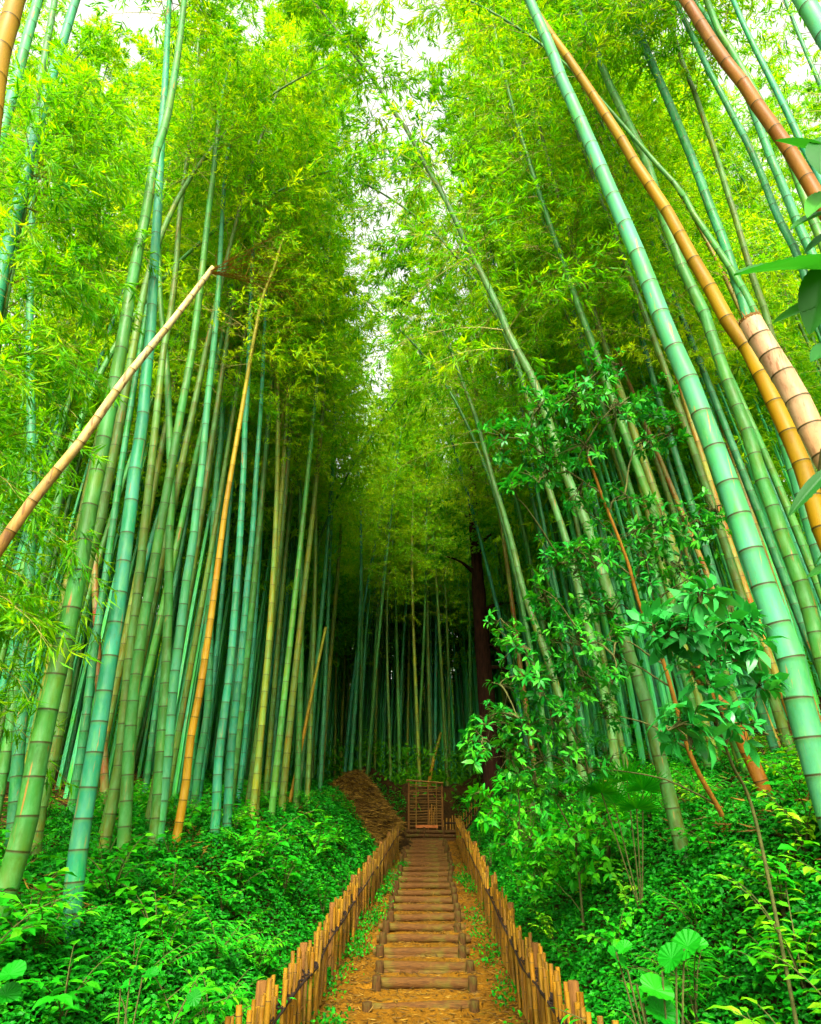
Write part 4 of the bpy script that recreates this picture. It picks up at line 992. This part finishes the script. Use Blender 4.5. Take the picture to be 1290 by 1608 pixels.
big_leaf_plant('round-leaved plant with five big discs at the bottom right', 1030, 1560, 2.9, [(1000,1545,.15,-.2),(1040,1525,.13,.9),(1062,1505,.14,.8),(985,1520,.11,2.4),(1010,1575,.15,-.4),(1075,1490,.10,.3),(968,1495,.075,.5)])
big_leaf_plant('pair of large round leaves at the lower left edge', 15, 1540, 2.8, [(-5,1530,.13,.1),(-8,1558,.12,-.1)], M_COVER, .40)
big_leaf_plant('small round-leaved plant in the lower left ground cover', 210, 1540, 3.2, [(190,1548,.07,.2),(205,1535,.06,.9),(300,1555,.07,-.9),(225,1530,.08,.1)], M_COVER, .40)

def grass_tuft():
    g = np.random.default_rng(71); c = at(1235, 1560, 2.7); base = np.array([c[0], c[1], float(H(c[0], c[1]))]); mb = MB(); n_ = 170
    for q in range(n_):
        a_ = g.uniform(0, 6.28); L_ = g.uniform(.25, .55); o = np.array([g.normal() * .12, g.normal() * .12, 0]); d = np.array([math.cos(a_), math.sin(a_), 0]); u = np.linspace(0, 1, 7)[:, None]
        P = o + d * L_ * .7 * u ** 1.7 + np.array([0, 0, 1]) * L_ * (u - .45 * u ** 3); s = np.cross(d, [0, 0, 1]) * .005; w_ = (1 - u ** 2)
        v = np.concatenate([P + s * w_, P - s * w_]); f = [[k, k + 1, 8 + k, 7 + k] for k in range(6)]; mb.add(v, f, tint=float(np.clip(g.normal(.4, .2), 0, 1)))
    o = mb.build('grass_tuft', M_PLANT); o.location = tuple(base); tag(o, 'arching tuft of long grass at the bottom right corner', 'grass tuft')
grass_tuft()
def fan_palm():
    g = np.random.default_rng(72); c = at(990, 1290, 6.3); base = np.array([c[0], c[1], float(H(c[0], c[1]))]); root = thing('fan_palm', 'small dark fan palm half way up the right bank', 'palm', tuple(base)); ms, ml = MB(), MB()
    for (lx, ly) in ((945, 1245), (985, 1225), (1010, 1240), (965, 1262), (1000, 1270)):
        p = at(lx, ly, 6.3 + g.normal() * .15) - base; u = np.linspace(0, 1, 6)[:, None]; tube(ms, p * u, .006, 5, False)
        dd = nrm(p * [1, 1, .3] + [0, -.15, 0]); n_ = 22; an = np.linspace(-1.7, 1.7, n_); sd = nrm(np.cross(dd, [0, 0, 1.])); up = np.cross(sd, dd)
        D = nrm(np.cos(an)[:, None] * dd + np.sin(an)[:, None] * sd + up * .15 - np.array([0, 0, .2])); S = nrm(np.cross(D, up))
        kites(ml, np.repeat(p[None], n_, 0), D, S, g.uniform(.26, .32, n_), .026, np.clip(g.normal(.65, .1, n_), 0, 1))
    merged(ms, ml).build('fronds', [M_DSTEM, M_PLANT], root)
fan_palm()

def shrub_tree(name, label, base_px, t, trunk_px, clusters, leafL, mat, stemmat, seed, tw=1.0, nl=9, rt=.022, ar=.34):
    g0 = np.random.default_rng(seed + 1); clusters = [(cx + g0.normal() * 8 + dx, cy + g0.normal() * 8 + dy, cr * sc_, dt + dd) for (cx, cy, cr, dt) in clusters for dx, dy, sc_, dd in ((0, 0, 1, 0), (g0.normal() * cr * .9, g0.normal() * cr * .9, .6, g0.normal() * .25))]
    """small broadleaf tree: trunk, limbs out to every leafy clump, whorls of leaves on twig ends"""
    g = np.random.default_rng(seed); P = np.array([at(a_, b_, t) for a_, b_ in trunk_px]); b0 = P[0].copy(); gz = float(H(b0[0], b0[1])) - .1
    A = catmull(np.vstack([[b0[0], b0[1], min(gz, b0[2] - .1)], P]), 6); base = A[0].copy(); A -= base
    root = thing(name, label, 'shrub', tuple(base)); mt, mw, ml = MB(), MB(), MB()
    tube(mt, A, np.linspace(rt, rt * .45, len(A)), 10, True, rough=.03); mt.build('trunk', stemmat, root, True)
    net = A.copy(); clusters.sort(key=lambda q_: float(np.min(np.linalg.norm(A - (at(q_[0], q_[1], t + q_[3]) - base), axis=1))))
    for (cx, cy, cr, dt) in clusters:
        c = at(cx, cy, t + dt) - base; R = cr / F * (t + dt)
        dd_ = c - net; k = np.argmin(np.linalg.norm(dd_, axis=1) + 1.1 * np.maximum(0, .5 * np.linalg.norm(dd_[:, :2], axis=1) - dd_[:, 2])); p0 = net[k]; u = np.linspace(0, 1, 8)[:, None]
        Lm = p0 + (c - p0) * u + np.array([0, 0, .05]) * np.sin(u * math.pi) + np.cumsum(g.normal(size=(8, 3)) * .02, 0) * u; net = np.vstack([net, Lm[3:]])
        tube(mw, Lm, np.linspace(rt * .38, .004, 8), 6, False)
        R = R * 1.25; n_ = max(6, int(26 * (R / .3) ** 1.6 * tw)); O = c + nrm(g.normal(size=(n_, 3))) * R * (g.random((n_, 1)) ** .45) * [1, .9, .85]
        st = c + (O - c) * .25; prisms(mw, st, O, .0035, .002); prisms(mw, np.repeat(Lm[-1][None], n_, 0), st, .004, .0035)
        m = n_ * nl; od = nrm(O - c + np.array([0, 0, .35]) * R); OD = np.repeat(od, nl, 0); rnd = g.normal(size=(m, 3)); perp = nrm(rnd - OD * (rnd * OD).sum(-1, keepdims=True))
        D = nrm(perp * g.uniform(.7, 1.2, (m, 1)) + OD * g.uniform(.0, .7, (m, 1)) - np.array([0, 0, .18])); S = nrm(np.cross(D, OD * .7 + [0, 0, .6] + g.normal(size=(m, 3)) * .25))
        L_ = np.repeat(g.uniform(.7, 1.2, n_), nl) * g.uniform(.6, 1.1, m) * leafL; leaves6(ml, np.repeat(O, nl, 0) + D * .008 + OD * g.uniform(-.03, .02, (m, 1)), D, S, L_, L_ * ar, np.clip(np.repeat(g.normal(.42, .14, n_), nl) + g.normal(0, .13, m), 0, 1))
    merged(mw, ml).build('crown', [M_DSTEM, mat], root, True)
shrub_tree('evergreen_shrub', 'glossy evergreen shrub with an orange-brown trunk spreading over the right fence', None, 5.6,
  [(1135,1290),(1130,1272),(1093,1205),(1073,1149),(1057,1090),(1035,1020),(1005,950),(985,880),(950,790),(925,720)],
  [(800,690,42,.3),(845,650,50,.2),(905,625,52,0),(965,640,48,.2),(1010,620,40,.4),(870,710,45,.4),(925,690,48,.1),(830,740,25,.2),(1050,680,34,.5),
   (880,880,48,.1),(935,865,50,0),(990,850,48,.2),(1045,820,50,.1),(1095,850,45,.3),(1120,800,34,.4),(1070,890,42,.3),(860,935,34,.2),(1010,905,45,.1),(935,925,44,.3),
   (815,1020,38,.1),(865,1005,44,.2),(915,1000,40,0),(960,975,40,.3),(800,1075,34,0),(850,1065,44,.1),(905,1065,42,.2),(955,1050,36,.4),
   (770,1130,32,-.2),(825,1130,44,.1),(880,1130,46,.2),(935,1120,40,.3),(755,1185,26,-.2),(800,1185,38,0),(850,1195,44,.2),(905,1190,42,.3),(960,1190,36,.5),(830,1245,36,.4),(890,1245,36,.5)],
  .088, M_SHRUB, M_STEM, 81, .72, 9, .024)
shrub_tree('pale_leaved_shrub', 'shrub with large shining leaves in front of the thickest right culm', None, 3.5,
  [(1190,1300),(1150,1200),(1125,1130),(1112,1070),(1105,1010)],
  [(1065,990,34,0),(1110,985,38,-.1),(1150,985,30,.1),(1090,1050,34,0),(1140,1040,34,.1),(1085,1130,36,-.1),(1125,1110,34,0),(1160,1150,28,.1),(1180,1010,26,.2),(1050,1005,20,0)],
  .13, M_PALE, M_DSTEM, 82, .9, 6, .010, .40)
shrub_tree('leafy_shrub', 'mid green shrub sloping down towards the right fence', None, 7.5,
  [(905,1330),(895,1300),(880,1270),(865,1240)],
  [(800,1250,34,1.2),(845,1275,40,.8),(790,1290,26,1.5),(895,1290,44,.3),(835,1315,38,.6),(945,1290,44,0),(890,1340,44,.1),(815,1330,26,1.0),(850,1360,34,.4),(960,1340,40,-.3)],
  .12, M_PLANT, M_DSTEM, 83, .8, 7, .014, .42)

# big dark leaves near the camera at the right edge
def near_branch():
    g = np.random.default_rng(91); t = 1.55; base = np.array([1.55, 1.55, float(H(1.55, 1.55)) - .1])
    root = thing('overhanging_sapling', 'sapling reaching in from the right edge with big dark ribbed leaves', 'sapling', tuple(base))
    stem_px = [(1345,900),(1330,640),(1320,480),(1312,360),(1308,240),(1305,180)]
    P = np.vstack([base, [at(a_, b_, t) for a_, b_ in stem_px]]); A = catmull(P, 6) - base; ms = MB(); tube(ms, A, np.linspace(.012, .005, len(A)), 8, True); ms.build('stem', M_DSTEM, root, True)
    specs = [((1312,425),(1155,412),.42,.30),((1306,405),(1270,520),.45,.5),((1310,250),(1222,212),.40,.35),((1300,215),(1290,265),.5,.6),((1312,330),(1240,352),.38,.4),
             ((1312,468),(1213,500),.32,1.0),((1305,300),(1268,332),.35,1.0),((1310,730),(1236,806),.20,.45),((1318,850),(1275,885),.2,.45),((1315,540),(1275,560),.35,.4),((1316,360),(1262,392),.3,.4),((1320,880),(1265,905),.3,.5)]
    for q, (a_, b_, asp, tint) in enumerate(specs):
        pa = at(*a_, t) - base; pb = at(*b_, t - .08 + .05 * (q % 3)) - base; d = pb - pa; L_ = np.linalg.norm(d); d /= L_
        k = np.argmin(np.linalg.norm(A - pa, axis=1)); mp = MB(); prisms(mp, [A[k]], [pa], .004, .003)
        N0 = np.array([.1, -.55, .8]) if q % 2 == 0 else np.array([-.3, -.8, .4]); N0 = nrm(N0 - d * (N0 @ d)); S = np.cross(d, N0)
        nu, nv = 27, 9; U = np.linspace(0, 1, nu)[:, None]; V = np.linspace(-1, 1, nv)[None, :]
        wd = L_ * asp * .5 * np.sin(math.pi * U ** .85) ** .8 * (1 + .03 * np.cos(U * 80))
        rib = .010 * L_ * 5 * np.abs(np.sin((U * 14 - np.abs(V) * 1.6) * math.pi)) * np.abs(V) ** .5 * .35
        p = pa + d * (U * L_)[..., None] + S * (V * wd)[..., None] + N0 * ((np.abs(V) * wd * .35) - .10 * L_ * U ** 2 + rib)[..., None]
        i = np.arange(nu - 1)[:, None] * nv; j = np.arange(nv - 1)[None, :]; f = np.stack([i + j, i + j + 1, i + nv + j + 1, i + nv + j], -1).reshape(-1, 4)
        mp.add(p.reshape(-1, 3), f, tint=tint); mp.build('leaf', M_BIG, root, True)
near_branch()
